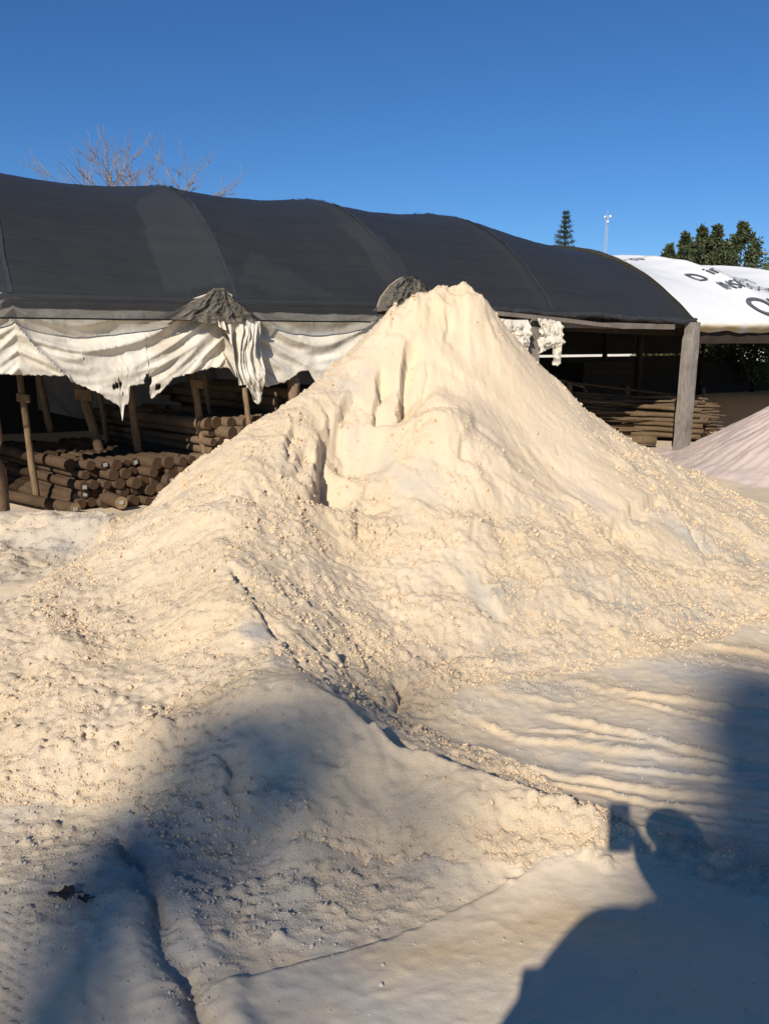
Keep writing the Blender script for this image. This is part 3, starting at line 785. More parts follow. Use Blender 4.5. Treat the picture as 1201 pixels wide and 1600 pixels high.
# roof of black net
def uvs(me, SS, WW): fattr(me, 'us', SS.ravel()); fattr(me, 'uw', WW.ravel())
S = np.linspace(-4.4, 9.47, 300)
Wv = np.concatenate([np.linspace(-.03, 1.0, 26), np.linspace(1.08, 8.43, 60)])
def net_fn(S, W):
    z = roof_z(S, np.clip(W, 0, 8.4)) + .012 * noise(S * 2.2, W * 5, 301) + .006 * noise(S * 7, W * 14, 302)
    z = z + .012 * noise(S * .8, W * 9 + S * .7, 303) * sstep(1.6, .2, W)
    wr = W + .02 * noise(S * 1.5, W * 0 + 2, 304)
    return swv(S, wr, z)
V, Q, SS, WW = sheet(net_fn, S, Wv)
thin = np.zeros(SS.shape)
for poly, v in [([(212, 318), (252, 296), (300, 318), (335, 370), (368, 440), (310, 452), (262, 456), (240, 400)], .55),
                ([(520, 345), (570, 352), (625, 400), (640, 430), (600, 440), (560, 380)], .5), ([(395, 395), (372, 440), (450, 465), (520, 460)], .3)]:
    pl = [roof_sw(*p) for p in poly]
    pl = [p for p in pl if p[1] > 0]
    thin = np.maximum(thin, v * in_poly(SS + .03 * noise(SS * 3, WW * 3, 305), WW, pl))
for rb in RIBS:
    thin = np.maximum(thin, .25 * np.exp(-((SS - rb + .12) / .1) ** 2))
me = np_mesh('net_roof', V, Q); uvs(me, SS, WW); fattr(me, 'thin', thin.ravel())
nr_ = spart('shade_net_roof', me, M_NET, label='black shade net stretched over the arched roof')
# seams over the hoops
M_SEAM = plain('black_webbing', (0.012, 0.013, 0.016), .6, .3)
for rb in RIBS[1:]:
    mb = MB()
    ws = np.linspace(0.0, 8.4, 60)
    mb.tube([sw(rb, x, float(roof_z(rb, x)) - .075) for x in ws], .028, 6)
    spart('hoop', mb.mesh('hoop', True), M_SEAM)
M_SEAMTOP = plain('blue_grey_seam', (0.035, 0.040, 0.048), .7, .3, 20)
for rb in RIBS[2:-1]:
    ws = np.linspace(.02, 5.5, 70)
    V = []; 
    for x in ws:
        n = float(noise(x * 3, rb, 307)) * .02
        P = net_fn(np.array([rb - .02 + n, rb + .02 + n]), np.array([x, x])); V += [P[0] + np.array([0, 0, .012]), P[1] + np.array([0, 0, .012])]
    me = np_mesh('seam', np.array(V), np.array([(2 * i, 2 * i + 1, 2 * i + 3, 2 * i + 2) for i in range(len(ws) - 1)]))
    spart('seam', me, M_SEAMTOP, nr_)
mb = MB()
mb.tube([sw(s, .03, float(eave_z(s)) - .06) for s in np.linspace(-4.4, 9.45, 24)], .045, 8, jit=.1)
spart('eave_pole', mb.mesh('eave_pole', True), M_DARKWOOD)
# ragged rolled edge of the net along the eave, right of the heap
S2 = np.linspace(4.3, 9.46, 260); A2 = np.linspace(0, 2 * math.pi, 13)
def roll_fn(S, A):
    r = .042 + .018 * noise(S * 3, A * .8, 311) + .012 * noise(S * 11, A * 2, 312)
    return swv(S, -.06 + r * 1.1 * np.cos(A), eave_z(S) - .005 + r * np.sin(A) - .02 * noise(S * 1.4, A * 0, 313))
V, Q, SS, WW = sheet(roll_fn, S2, A2)
me = np_mesh('net_edge', V, Q); uvs(me, SS, WW); fattr(me, 'thin', np.clip(.5 + .8 * noise(SS * 5, WW * 2, 314), 0, 1).ravel())
spart('rolled_net_edge', me, M_NET)
# single-layer net hem hanging over the tarp, left part
s_end = on_plane(592, 495, -.12)[0]
S2 = np.linspace(-4.3, s_end, 220)
def hem_fn(S, T):
    z0 = eave_z(S) + .03; z1 = 1.842 + .008 * noise(S * 2, S * 0, 321)
    return swv(S, -.05 - .08 * T + .012 * noise(S * 3, T * 2, 322), z0 + (z1 - z0) * T)
V, Q, SS, WW = sheet(hem_fn, S2, np.linspace(0, 1, 8))
me = np_mesh('net_hem', V, Q); uvs(me, SS, WW); fattr(me, 'thin', np.zeros(len(V)))
spart('net_hem', me, M_NETHEM)
mb = MB(); mb.tube([sw(s, -.135, 1.838 + .008 * float(noise(s * 2, 0, 321))) for s in S2[::6]], .009, 6)
spart('hem_rope', mb.mesh('hem_rope', True), M_SEAM)

# back and end walls, inner curtain
def wall_sheet(name, s0, s1, wv, z0, z1, mat, n=60, amp=.05, s_is_w=False):
    T = np.linspace(0, 1, n); U = np.linspace(0, 1, 12)
    def fn(T_, U_):
        q = s0 + (s1 - s0) * T_
        k = wv + amp * noise(q * 1.5, U_ * 2, 331)
        z = z0 + (z1 - z0) * U_
        return swv(k, q, z) if s_is_w else swv(q, k, z)
    V, Q, _, _ = sheet(fn, T, U)
    me = np_mesh(name, V, Q); fattr(me, 'thin', np.zeros(len(V)))
    return spart(name, me, mat)
gz = on_plane(960, 555, 8.3)[1]
M_DARKCLOTH = plain('dark_cloth', (0.035, 0.033, 0.032), .9, .3, 3)
wall_sheet('back_wall', -4.4, 19.7, 8.35, -.3, gz - .035, M_DARKCLOTH)
wall_sheet('back_wall', -4.4, 9.0, 8.33, gz - .06, 2.1, M_DARKCLOTH)
wall_sheet('back_wall', 9.0, 19.65, 8.33, gz + .03, 2.1, M_DARKCLOTH, 30)
wall_sheet('end_wall', 0.0, 8.35, -4.38, -.3, 2.2, M_DARKCLOTH, 30, .03, True)
def end_fn(T_, U_):
    return swv(np.full(T_.shape, -4.39), T_, 2.0 + (roof_z(-4.39, T_) - 2.0) * U_)
V, Q, _, _ = sheet(end_fn, np.linspace(0, 8.4, 40), np.linspace(0, 1, 6))
spart('gable', np_mesh('gable', V, Q), M_DARKCLOTH)
g2 = on_plane(1150, 566, 8.3)[1]
wall_sheet('back_wall', 19.72, 29, 8.35, -.3, g2, M_DARKCLOTH)
# low stored mass in the white-roofed bay
M_CURTAIN = plain('grey_canvas_curtain', (0.20, 0.185, 0.17), .9, .3, 2)
low = [(-4.4, 1.05), (-2.6, 1.0)]
cs = [on_plane(px, py, 4.6) for px, py in [(60, 640), (130, 655), (168, 640), (240, 640), (320, 650), (470, 660), (560, 660)]]
def cur_fn(S, T):
    zl = np.interp(S, [c[0] for c in cs], [c[1] for c in cs]); zt = 3.1
    return swv(S, 4.6 + .06 * noise(S * 2.2, T * .8, 341) + .03 * noise(S * 6, T * 2, 342), zl + (zt - zl) * T)
V, Q, _, _ = sheet(cur_fn, np.linspace(cs[0][0], cs[-1][0], 90), np.linspace(0, 1, 20))
me = np_mesh('curtain', V, Q)
cu = obj('canvas_curtain', me, M_CURTAIN, label='dark grey canvas sheet hanging inside the shed behind the logs', category='canvas sheet')

# posts
def round_post(s, wv, z0, z1, r0, r1, mat, nm='post', lean=(0, 0)):
    mb = MB(); n = 10
    p0 = sw(s, wv, z0); p1 = sw(s + lean[0], wv + lean[1], z1)
    P = [p0 + (p1 - p0) * t + np.array([random.uniform(-.008, .008), random.uniform(-.008, .008), 0]) for t in np.linspace(0, 1, n)]
    mb.tube(P, [r0 + (r1 - r0) * i / (n - 1) + random.uniform(-.005, .005) for i in range(n)], 12, jit=.05)
    return spart(nm, mb.mesh('post', True), mat)
round_post(-.02, .05, -.35, 1.97, .085, .075, M_POST_DARK)
round_post(3.1, .1, -.3, 1.95, .08, .07, M_POST_DARK)
def square_post(s, wv, z0, z1, hw, hd, mat, chamfer=.05):
    n = 26; V = []; Fc = []
    prof2 = [(-hw, -hd), (-hw * .4, -hd - .006), (hw * .5, -hd - .004), (hw, -hd), (hw + .003, 0), (hw, hd), (0, hd), (-hw, hd), (-hw - .003, 0)]
    k = len(prof2)
    for i in range(n):
        t = i / (n - 1); z = z0 + (z1 - z0) * t
        for j, (a, b) in enumerate(prof2):
            cut = 1.0
            if a < -hw * .5 and z > z1 - .22: a = a + .035
            a += .006 * float(noise(z * 3, j * 1.7, 351)) + .010 * (1 - t) * (1 if a > 0 else -1); b += .006 * float(noise(z * 3, j * 2.3, 352))
            V.append(sw(s + a, wv + b, z))
    for i in range(n - 1):
        for j in range(k): Fc.append((i * k + j, i * k + (j + 1) % k, (i + 1) * k + (j + 1) % k, (i + 1) * k + j))
    Fc.append(tuple((n - 1) * k + j for j in range(k)))
    mb = MB(); mb.add(V, Fc)
    return spart('post', mb.mesh('post', False), mat)
cp = square_post(9.36, -.10, -.15, 1.89, .090, .08, M_POST)
cp['label'] = 'weathered grey corner post between the net and tarp roofs'
square_post(on_plane(831, 530, .0)[0], .02, -.1, 1.93, .085, .07, M_POST)
for s in (14.6, 18.0, 22.0): round_post(s, .1, -.1, 1.9, .08, .07, M_DARKWOOD)
for s, wv in [(7.2, 4.2), (9.6, 4.2), (19.7, 8.1), (12.9, 4.2), (15.6, 8.0), (22.2, 8.1), (3.0, 4.2), (0, 4.2)]: round_post(s, wv, -.3, 2.3, .08, .07, M_DARKWOOD)
# eave boards
def board(p, q, h, thick, mat, nm='eave_board', wob=.004):
    p = Vector(p); q = Vector(q); n = 9; V = []; Fc = []
    nrm = Vector((-NB[0], -NB[1], 0)) * thick
    for i in range(n):
        t = i / (n - 1); c = p.lerp(q, t) + Vector((0, 0, random.uniform(-wob, wob)))
        up = Vector((0, 0, h * (1 + random.uniform(-.05, .05))))
        V += [c - up - nrm, c - up + nrm, c + up + nrm, c + up - nrm]
    for i in range(n - 1):
        for j in range(4): Fc.append((i * 4 + j, i * 4 + (j + 1) % 4, i * 4 + 4 + (j + 1) % 4, i * 4 + 4 + j))
    Fc += [(3, 2, 1, 0), tuple((n - 1) * 4 + j for j in range(4))]
    mb = MB(); mb.add(V, Fc)
    return spart(nm, mb.mesh('board', False), mat)
def pw(px, py, wv):
    s, z = on_plane(px, py, wv); return sw(s, wv, z)
board(pw(868, 507, -.05), pw(1052, 511, -.05), .038, .02, M_PLANK)
board(pw(770, 489, -.14), pw(976, 511, -.14), .026, .016, M_PLANK, 'loose_plank')
board(pw(596, 481, -.16), pw(650, 482, -.16), .03, .018, M_PLANK, 'loose_plank')
board(pw(880, 512, .6), pw(1060, 520, .6), .05, .04, M_DARKWOOD, 'tie_beam')
board(sw(9.6, .05, 1.70), sw(29, .05, 1.70), .12, .05, M_DARKWOOD, 'eave_board')
board(sw(9.6, 8.2, 1.95), sw(29, 8.2, 1.95), .12, .05, M_DARKWOOD, 'eave_board')

# white tarp roof of the next bay, with painted lettering
S = np.linspace(9.44, 29, 300); Wv = np.concatenate([np.linspace(-.26, .0, 12), np.linspace(.03, 8.4, 90)])
def wroof_z(S, W):
    return roof_z(S, np.clip(W, 0, 8.4), WRIBS, .16) + .05
def wr_fn(S, W):
    z = wroof_z(S, W) + .012 * noise(S * 1.5, W * 3, 361)
    sk = np.clip(-W, 0, 1)                      # front skirt hangs down
    z = z - sk * .78 + sk * .12 * noise(S * 2.6, W * 4, 362)
    wo = np.where(W < 0, -.05 - .10 * np.sin(np.clip(sk / .26, 0, 1) * math.pi) + .03 * noise(S * 4.5 + W * 2, W * 3, 363) * sk / .2, W - .05 * np.exp(-W / .1))
    return swv(S, wo, z)
V, Q, SS, WW = sheet(wr_fn, S, Wv)
me = np_mesh('white_roof', V, Q)
fattr(me, 'stain_tone', np.clip(sstep(-.02, -.22, WW) * (.75 + .7 * noise(SS * 3, WW * 6, 364)) + .6 * (np.abs(WW - 3.3 + (SS - 10) * .25) < .05) * (SS < 12.3) * (noise(SS * 2, WW, 365) > -.4), 0, .9).ravel())
wroof = spart('white_tarp_roof', me, M_WROOF, label='white tarp roof with dark painted letters and yellowed hem')
def roof_text(txt, s0, w0, size, stretch=1.0):
    cu = bpy.data.curves.new('lettering', 'FONT'); cu.body = txt; cu.size = 1.0; cu.offset = .012
    o = bpy.data.objects.new('lettering', cu); COL.objects.link(o)
    dg = bpy.context.evaluated_depsgraph_get(); dg.update()
    me = bpy.data.meshes.new_from_object(o.evaluated_get(dg))
    bpy.data.objects.remove(o)
    import bmesh
    bm = bmesh.new(); bm.from_mesh(me)
    bmesh.ops.triangulate(bm, faces=bm.faces)
    bmesh.ops.subdivide_edges(bm, edges=[e for e in bm.edges if e.calc_length() > .15], cuts=2)
    bmesh.ops.triangulate(bm, faces=bm.faces)
    for v in bm.verts:
        s = s0 + v.co.x * size * stretch; wv = w0 + v.co.y * size
        p = wr_fn(np.array([s]), np.array([wv]))[0]
        v.co = Vector(p) + Vector((.01, -.012, .016))
    bm.to_mesh(me); bm.free()
    spart('lettering', me, M_INK, wroof)
roof_text('ON', 11.05, .05, .58, 1.3)
roof_text('INSIGO OiDa-', 11.1, .74, .36, .80)
roof_text('D', 10.85, 1.10, .52, .85)
roof_text('ingdo T', 11.4, 1.28, .42, 1.0)
roof_text('uo n', 10.3, 2.7, .6, .9)

# ------------------------------------------------------------------ torn cream tarps hanging along the eave
def tarp(name, label, top, low, w0, pins, amp, holes=(), ns=460, nv=64, seed=401, cat='tarp', mode='swag', ridge=None):
    tp = np.array([on_plane(x, y, w0) for x, y in top]); lp = np.array([on_plane(x, y, w0) for x, y in low])
    s0, s1 = max(tp[0, 0], lp[0, 0]), min(tp[-1, 0], lp[-1, 0])
    pn = [on_plane(x, y, w0) for x, y in pins]
    S = np.linspace(s0, s1, ns); T = np.linspace(0, 1, nv)
    SS, TT = np.meshgrid(S, T)
    zt = np.interp(SS, tp[:, 0], tp[:, 1]); zl = np.interp(SS, lp[:, 0], lp[:, 1])
    zl = zl + .012 * noise(SS * 22, TT * 0, seed) + .008 * noise(SS * 60, TT * 0, seed + 1)
    Z = zt + (zl - zt) * TT
    Wd = np.zeros(SS.shape)
    for (a, za), (b, zb) in zip(pn[:-1], pn[1:]):
        L = b - a
        t = np.clip((SS - a) / L, 0, 1); m = ((SS >= a) & (SS <= b)).astype(float)
        c = (za + (zb - za) * t) - Z - min(.36, .22 * L) * 4 * t * (1 - t)
        c = c * (1.0 + .25 * np.abs(2 * t - 1)) + .07 * noise(SS * 1.4, Z * 1.6, seed + 2)
        n1 = noise(c * 4.0 + 7, SS * .7, seed + 3); n2 = noise(c * 9 - 3, SS * 1.5, seed + 4); n3 = noise(c * 21, SS * 2.6, seed + 12)
        rg = (1 - 3.0 * np.abs(n1)) + .45 * (1 - 3 * np.abs(n2)) * sstep(-.1, .4, noise(SS * 1.1, Z * 2, seed + 13)) + .05 * n3
        fade = 1 - .55 * sstep(.45, .95, TT)
        if mode == 'pleat':
            rg = 1 - 2.6 * np.abs(noise(SS * 13 + 1.5 * noise(SS * 3, Z * 2.2, seed + 3), Z * 1.6, seed + 4)) + .4 * noise(SS * 20, Z * 6, seed + 12); fade = 1
        elif mode == 'crumple':
            rg = ridged(SS * 6 + Z * 2, Z * 5, seed + 3, 3) - .3; fade = 1
        Wd += m * amp * rg * fade * sstep(0, .05, TT)
    if ridge:
        rd, rs, rt = seg_dist(SS, Z, [on_plane(x, y, w0) for x, y in ridge])
        Wd += .035 * np.exp(-(rd / .022) ** 2) + .02 * np.exp(-np.abs(rs) / .10) * (rs > 0)
    Wd += .016 * ridged(SS * 1.6 + Z, Z * 2.4 - SS * .8, seed + 6, 2) + .0035 * ridged(SS * 9 + Z * 5, Z * 8, seed + 7, 2)
    Wd = Wd * (.25 + .75 * sstep(0, .25, TT)) + .05 * TT
    P = swv(SS, w0 - Wd, Z)
    n, m_ = SS.shape
    I = np.arange(n * m_).reshape(n, m_)
    Q = np.stack([I[:-1, :-1], I[:-1, 1:], I[1:, 1:], I[1:, :-1]], -1).reshape(-1, 4)
    bad = np.zeros(SS.shape, bool)
    for hx, hy, rx, ry in holes:
        hs, hz = on_plane(hx, hy, w0)
        bad |= (((SS - hs) / rx) ** 2 + ((Z - hz) / ry) ** 2 + 1.3 * noise(SS * 17, Z * 17, seed + 8) + .5 * noise(SS * 45, Z * 45, seed + 9)) < 1
    Q = Q[~bad.ravel()[Q].any(1)]
    me = np_mesh(name, P.reshape(-1, 3), Q)
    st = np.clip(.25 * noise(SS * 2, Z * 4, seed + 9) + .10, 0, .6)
    st = np.maximum(st, .55 * sstep(.02, -.05, Wd) * (noise(SS * 1.3, Z * 2, seed + 10) > -.1))  # browner tone in the hollows of the folds
    fattr(me, 'stain_tone', st.ravel())
    me.transform(Matrix.Translation(-Vector(P[0, n // 2 if n // 2 < m_ else 0])))
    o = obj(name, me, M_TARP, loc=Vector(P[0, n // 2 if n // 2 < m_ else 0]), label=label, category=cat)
    sol = o.modifiers.new('thickness', 'SOLIDIFY'); sol.thickness = .004
    return o
tarp('hanging_tarp', 'wide torn cream tarp hanging in swags along the shed eave, left', 
     [(-110, 448), (0, 457), (60, 470), (120, 478), (240, 483), (290, 470), (335, 455), (352, 455), (372, 466)],
     [(-110, 582), (0, 584), (60, 586), (104, 587), (111, 596), (150, 612), (178, 630), (186, 634), (190, 658), (193, 634), (199, 630), (201, 603), (220, 599), (231, 597), (233, 622), (241, 619), (255, 606), (268, 590), (295, 583), (330, 574), (352, 574), (368, 590)],
     .03, [(-220, 500), (22, 497), (343, 458), (380, 470)],   .062, [(181, 602, .04, .03), (229, 592, .035, .04), (243, 605, .03, .03), (130, 560, .006, .004)], ridge=[(18, 500), (60, 548), (106, 590)])
tarp('hanging_tarp', 'cream tarp hanging between its gathered tail and the sand heap', 
     [(376, 466), (400, 474), (480, 478), (600, 480), (660, 482)],
     [(376, 606), (400, 606), (420, 602), (440, 597), (455, 588), (466, 580), (478, 578), (490, 600), (500, 612), (540, 620), (600, 600), (660, 590)],
     .05, [(372, 470), (592, 490), (680, 500)], .06, [], 300, 60, 431)
tarp('tarp_tail', 'gathered crumpled tail of cream tarp dangling from the eave', 
     [(338, 500), (370, 500), (406, 502)], [(338, 510), (352, 520), (362, 560), (368, 602), (382, 600), (392, 622), (402, 633), (406, 628), (409, 560)],
     -.16, [(330, 470), (352, 478), (372, 470), (392, 480), (412, 470)], .06, [], 110, 80, 451, mode='pleat')
tarp('tarp_scrap', 'crumpled scrap of cream tarp caught on the eave left of its post', 
     [(776, 497), (800, 500), (824, 500)], [(776, 520), (790, 532), (805, 546), (816, 556), (824, 552)], -.14, [(770, 490), (795, 505), (828, 490)], .05, [], 70, 50, 471, mode='crumple')
tarp('tarp_scrap', 'ragged scrap of cream tarp on the eave right of its post', 
     [(836, 495), (850, 496), (874, 502)], [(836, 552), (845, 548), (857, 543), (860, 570), (866, 572), (868, 540), (875, 534)], -.14, [(830, 488), (850, 500), (878, 490)], .05, [], 70, 50, 491, mode='crumple')
# grey bunches of net gathered over tarp at two hoop feet
def bunch(px, py, wl, wr, hpx, wv, seed, label, round_=False):
    s0, zc = on_plane(px, py, wv); k = 9.0 / F
    T = np.linspace(-1, 1, 130); U = np.linspace(0, 1, 44)
    TT, UU = np.meshgrid(T, U)
    spread = (.10 + .90 * UU ** (.6 if round_ else 1.15))
    half = np.where(TT < 0, wl, wr) * k
    S_ = s0 + TT * half * spread + .012 * noise(TT * 4, UU * 4, seed)
    Z_ = zc - hpx * k * UU * (1 - .12 * TT ** 2) + .02 * noise(TT * 2.5, UU * 2, seed + 4)
    fan = 1 - 2.4 * np.abs(noise(TT * 4.2 + .5 * noise(TT * 2, UU * 3, seed + 5), UU * .8, seed + 1))
    Wd = .10 * np.sqrt(np.clip(1 - TT ** 2, 0, 1)) * (.25 + .75 * np.sin(np.clip(UU * 1.9, 0, 1.57))) + .035 * fan * UU ** .5 + .016 * ridged(TT * 6, UU * 5, seed + 2, 3)
    if round_: Wd = Wd + .03 * ridged(TT * 3 + UU, UU * 3 - TT, seed + 6, 3)
    Wd *= sstep(1, .8, np.abs(TT)) * .8 + .2
    I = np.arange(TT.size).reshape(TT.shape)
    Q = np.stack([I[:-1, :-1], I[:-1, 1:], I[1:, 1:], I[1:, :-1]], -1).reshape(-1, 4)
    me = np_mesh('bunch', swv(S_, wv - Wd + .03, Z_).reshape(-1, 3), Q); fattr(me, 'stain_tone', np.clip(.7 + .3 * noise(TT * 3, UU * 4, seed + 7) + .3 * (np.abs(TT) > .85), 0, 1).ravel())
    b_ = spart('canvas_bunch', me, M_TARP, label=label)
    me = np_mesh('net_over', swv(S_, wv - Wd + .012, Z_).reshape(-1, 3), Q); fattr(me, 'thin', np.zeros(TT.size)); uvs(me, S_, UU * .4)
    spart('net_layer', me, M_NETHEM, b_)
bunch(345, 451, 85, 58, 46, -.10, 521, 'bunch of canvas gathered under the net above the tarp tail')
bunch(638, 433, 62, 60, 58, -.06, 541, 'round bunch of canvas under the net behind the sand summit', True)

# ------------------------------------------------------------------ logs, stakes and poles under the roof
def log_mesh(L, r, mat_pair, nseg=6, sides=12, taper=.93, seed=0):
    random.seed(seed)
    mb = MB()
    P = [(L * i / (nseg - 1), random.uniform(-.006, .006), random.uniform(-.006, .006)) for i in range(nseg)]
    mb.tube(P, [r * (1 - (1 - taper) * i / (nseg - 1)) * random.uniform(.97, 1.03) for i in range(nseg)], sides, jit=.03, capmi=1)
    me = mb.mesh('log', False)
    sm = [p.material_index == 0 for p in me.polygons]
    me.polygons.foreach_set('use_smooth', sm)
    for m in mat_pair: me.materials.append(m)
    return me
M_END_SHADED = plain('shaded_log_end', (0.085, 0.052, 0.03), .9, .45, 16)  # tarp shade on the stacked log ends put into the colour
LOGM = [log_mesh(2.35 + .1 * (i % 3), .046 + .0075 * (i % 4), (M_LOG, M_END_SHADED), seed=i) for i in range(8)]
LOGB = [log_mesh(2.35 + .1 * (i % 3), .046 + .0075 * (i % 4), (M_LOG_LIT, M_END_SHADED), seed=60 + i) for i in range(8)]
LOGP = [log_mesh(2.35, .06 + .006 * i, (M_LOG, M_END), seed=40 + i) for i in range(3)]
LOGD = np.array([-.75, .66]) / np.hypot(.75, .66); LOGR = np.array([.66, .75]) / np.hypot(.66, .75)
LO = np.array([-3.25, 8.15]); FLOOR = -.17
tagme = MB(); tagme.box((0, 0, 0), (.003, 0, 0), (0, .022, 0), (0, 0, .02)); tagme = tagme.mesh('tag'); tagme.materials.append(M_TAG)
random.seed(5)
def place_log(me, off, t0, z, label, group, tagged=False, rot=0.0):
    o = obj('log', me, label=label, category='log', group=group)
    p = LO + LOGR * off + LOGD * t0
    ang = math.atan2(LOGD[1], LOGD[0]) + random.uniform(-.03, .03) + rot
    o.location = (p[0], p[1], z); o.rotation_euler = (0, random.uniform(-.015, .015), ang)
    if tagged:
        g = obj('end_tag', tagme, parent=o); g.location = (-.006, random.uniform(-.01, .01), random.uniform(-.01, .01)); g.rotation_euler = (random.uniform(-.4, .4), 0, 0)
    return o
def log_pile(off0, ncol, rows, pitch, front, label, group, taglabel, seed, tagp=.25, skipf=None):
    random.seed(seed)
    for r_ in range(rows):
        n = ncol - (r_ % 2)
        for c_ in range(n):
            if skipf and skipf(r_, c_): continue
            # only logs on the faces of the stack can be seen
            if 0 < c_ < n - 1 and r_ < rows - 1 and c_ > 1 and r_ < rows - 2: fr = 0
            off = off0 + pitch * (c_ + .5 * (r_ % 2)) + random.uniform(-.008, .008)
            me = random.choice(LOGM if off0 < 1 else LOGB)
            tg = random.random() < tagp
            place_log(me, off, front(off) + random.uniform(-.10, .12) + .02 * r_, FLOOR + .058 + r_ * pitch * .88, taglabel if tg else label, group, tg)
log_pile(0, 10, 5, .118, lambda o: -.58 * o + .05, 'brown treated log in the low stack by the left post', 'logs in the low stack', 'brown log with a white tag on its end in the low stack', 1, .10)
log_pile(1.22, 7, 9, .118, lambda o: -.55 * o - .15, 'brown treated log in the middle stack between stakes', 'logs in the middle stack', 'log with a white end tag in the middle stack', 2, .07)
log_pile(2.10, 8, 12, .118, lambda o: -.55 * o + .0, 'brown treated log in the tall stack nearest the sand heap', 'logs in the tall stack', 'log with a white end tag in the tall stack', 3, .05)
random.seed(9)
for k, (px, py) in enumerate([(122, 778), (150, 775), (190, 785), (118, 795), (212, 772)]):
    p = atz(px, py, -.06)
    o = obj('log', LOGP[k % 3], label='log with sunlit sawn end at the foot of the low stack', category='log', group='sunlit logs at the foot')
    o.location = (p[0], p[1], p[2] + .0); o.rotation_euler = (0, 0, math.atan2(LOGD[1], LOGD[0]) + random.uniform(-.15, .15))
    if k in (1, 2, 3):
        g = obj('end_tag', tagme, parent=o); g.location = (-.006, 0, 0)
# stakes
STAKE_LABELS = ['leaning stake with a nailed cleat in front of the low log stack', 'thick leaning square stake between the low and middle stacks', 'upright dark stake against the middle log stack under the torn tarp',
                'tall stake with a cleat between middle and tall stacks', 'forked stake at the back of the low log stack', 'thin leaning stake at the rear of the middle stack', 'thin stake behind the tall cleated one', 'short stake in front of the tall log stack']
for (x0, y0, x1, y1, Y, wpx, cleat), lab in zip([
    (30, 575, 56, 768, 8.45, 11, (37, 622)), (124, 600, 160, 714, 9.3, 15, (131, 617)), (203, 600, 216, 706, 9.0, 13, None), (300, 575, 319, 702, 8.8, 11, (308, 600)),
    (60, 580, 77, 662, 10.2, 11, None), (156, 612, 169, 704, 9.8, 8, None), (320, 585, 331, 668, 9.4, 8, None), (383, 606, 391, 674, 8.7, 9, None)], STAKE_LABELS):
    a = at(x0, y0, Y); b = at(x1, y1, Y - .05); b2 = b + (b - a) * .18
    r = wpx / 2 / F * Y
    mb = MB(); n = 7
    mb.tube([(b2 + (a - b2) * t + np.array([random.uniform(-.006, .006), 0, 0])) - b2 for t in np.linspace(0, 1, n)], [r * random.uniform(.9, 1.08) for _ in range(n)], 8, jit=.06)
    o = obj('stake', mb.mesh('stake', True), M_STAKE, loc=b2, label=lab, category='stake')
    if cleat:
        c = at(cleat[0], cleat[1], Y - .07) - b2
        mb = MB(); mb.box(c, (r * 1.7, .0, -r * .2), (0, .02, 0), (.0, 0, r * 1.1))
        obj('cleat', mb.mesh('cleat'), M_STAKE, o)
# thin poles, right
POLEM = [log_mesh(2.9 + .25 * (i % 3), .012 + .005 * (i % 4), (M_POLE, M_POLE_END), 9, 7, .7, 30 + i) for i in range(8)]
random.seed(13)
for k in range(150):
    lay = random.random()
    z = .06 + lay * .58
    y0 = 12.55 + random.uniform(0, 1.25) * (1 - .45 * lay) + .35 * lay
    o = obj('thin_pole', POLEM[k % 8], label='thin brown pole in the heap behind the corner post', category='pole', group='thin poles heaped under the roof')
    L = 2.9
    x1 = 5.45 + random.uniform(-.55, .25)
    o.location = (x1 + .12, y0 + .25, z * random.uniform(.8, 1.0) * 1.04); o.rotation_euler = (0, random.uniform(-.09, .07) - .02, math.pi - .2 + random.uniform(-.16, .16))
THK = [log_mesh(1.1 + .2 * (i % 3), .042 + .008 * (i % 3), (M_POLE, M_POLE_END), 4, 8, .95, 50 + i) for i in range(5)]
for k in range(26):
    r_ = k // 5; c_ = k % 5
    o = obj('short_billet', THK[k % 5], label='short reddish-ended billet stacked just right of the corner post', category='billet', group='billets beside the corner post')
    p = at(1104 + random.uniform(-14, 4), 672 - r_ * 8.2, 12.75 + .12 * c_)
    o.location = (p[0], 12.75 + .13 * c_, .06 + r_ * .088); o.rotation_euler = (0, random.uniform(-.03, .03), math.pi - .35 + random.uniform(-.12, .12))
p = atz(1024, 688, .07)
o = obj('log', log_mesh(.62, .075, (M_POLE, M_END), 4, 12, .97, 77), label='short pale cut log lying on the ground left of the corner post', category='log')
o.location = p; o.rotation_euler = (0, 0, math.pi - .12)
random.seed(21)
for k, (x0, y0, x1, y1, Y, lab) in enumerate([(889, 598, 891, 632, 13.6, 'thick stake standing at the left end of the pole heap'), (980, 604, 979, 624, 14.2, 'thin stake standing behind the middle of the pole heap'), (1099, 606, 1099, 640, 13.6, 'thin stake standing behind the reddish billets')]):
    a = at(x0, y0, Y); b = np.array([a[0], Y, -.05]); r = (.055, .03, .025)[k]
    mb = MB(); mb.tube([(0, 0, 0), (.01, 0, (a[2] + .05) * .5), (0, 0, a[2] + .05)], r, 8, jit=.05)
    obj('stake', mb.mesh('stake', True), M_STAKE, loc=b, label=lab, category='stake')
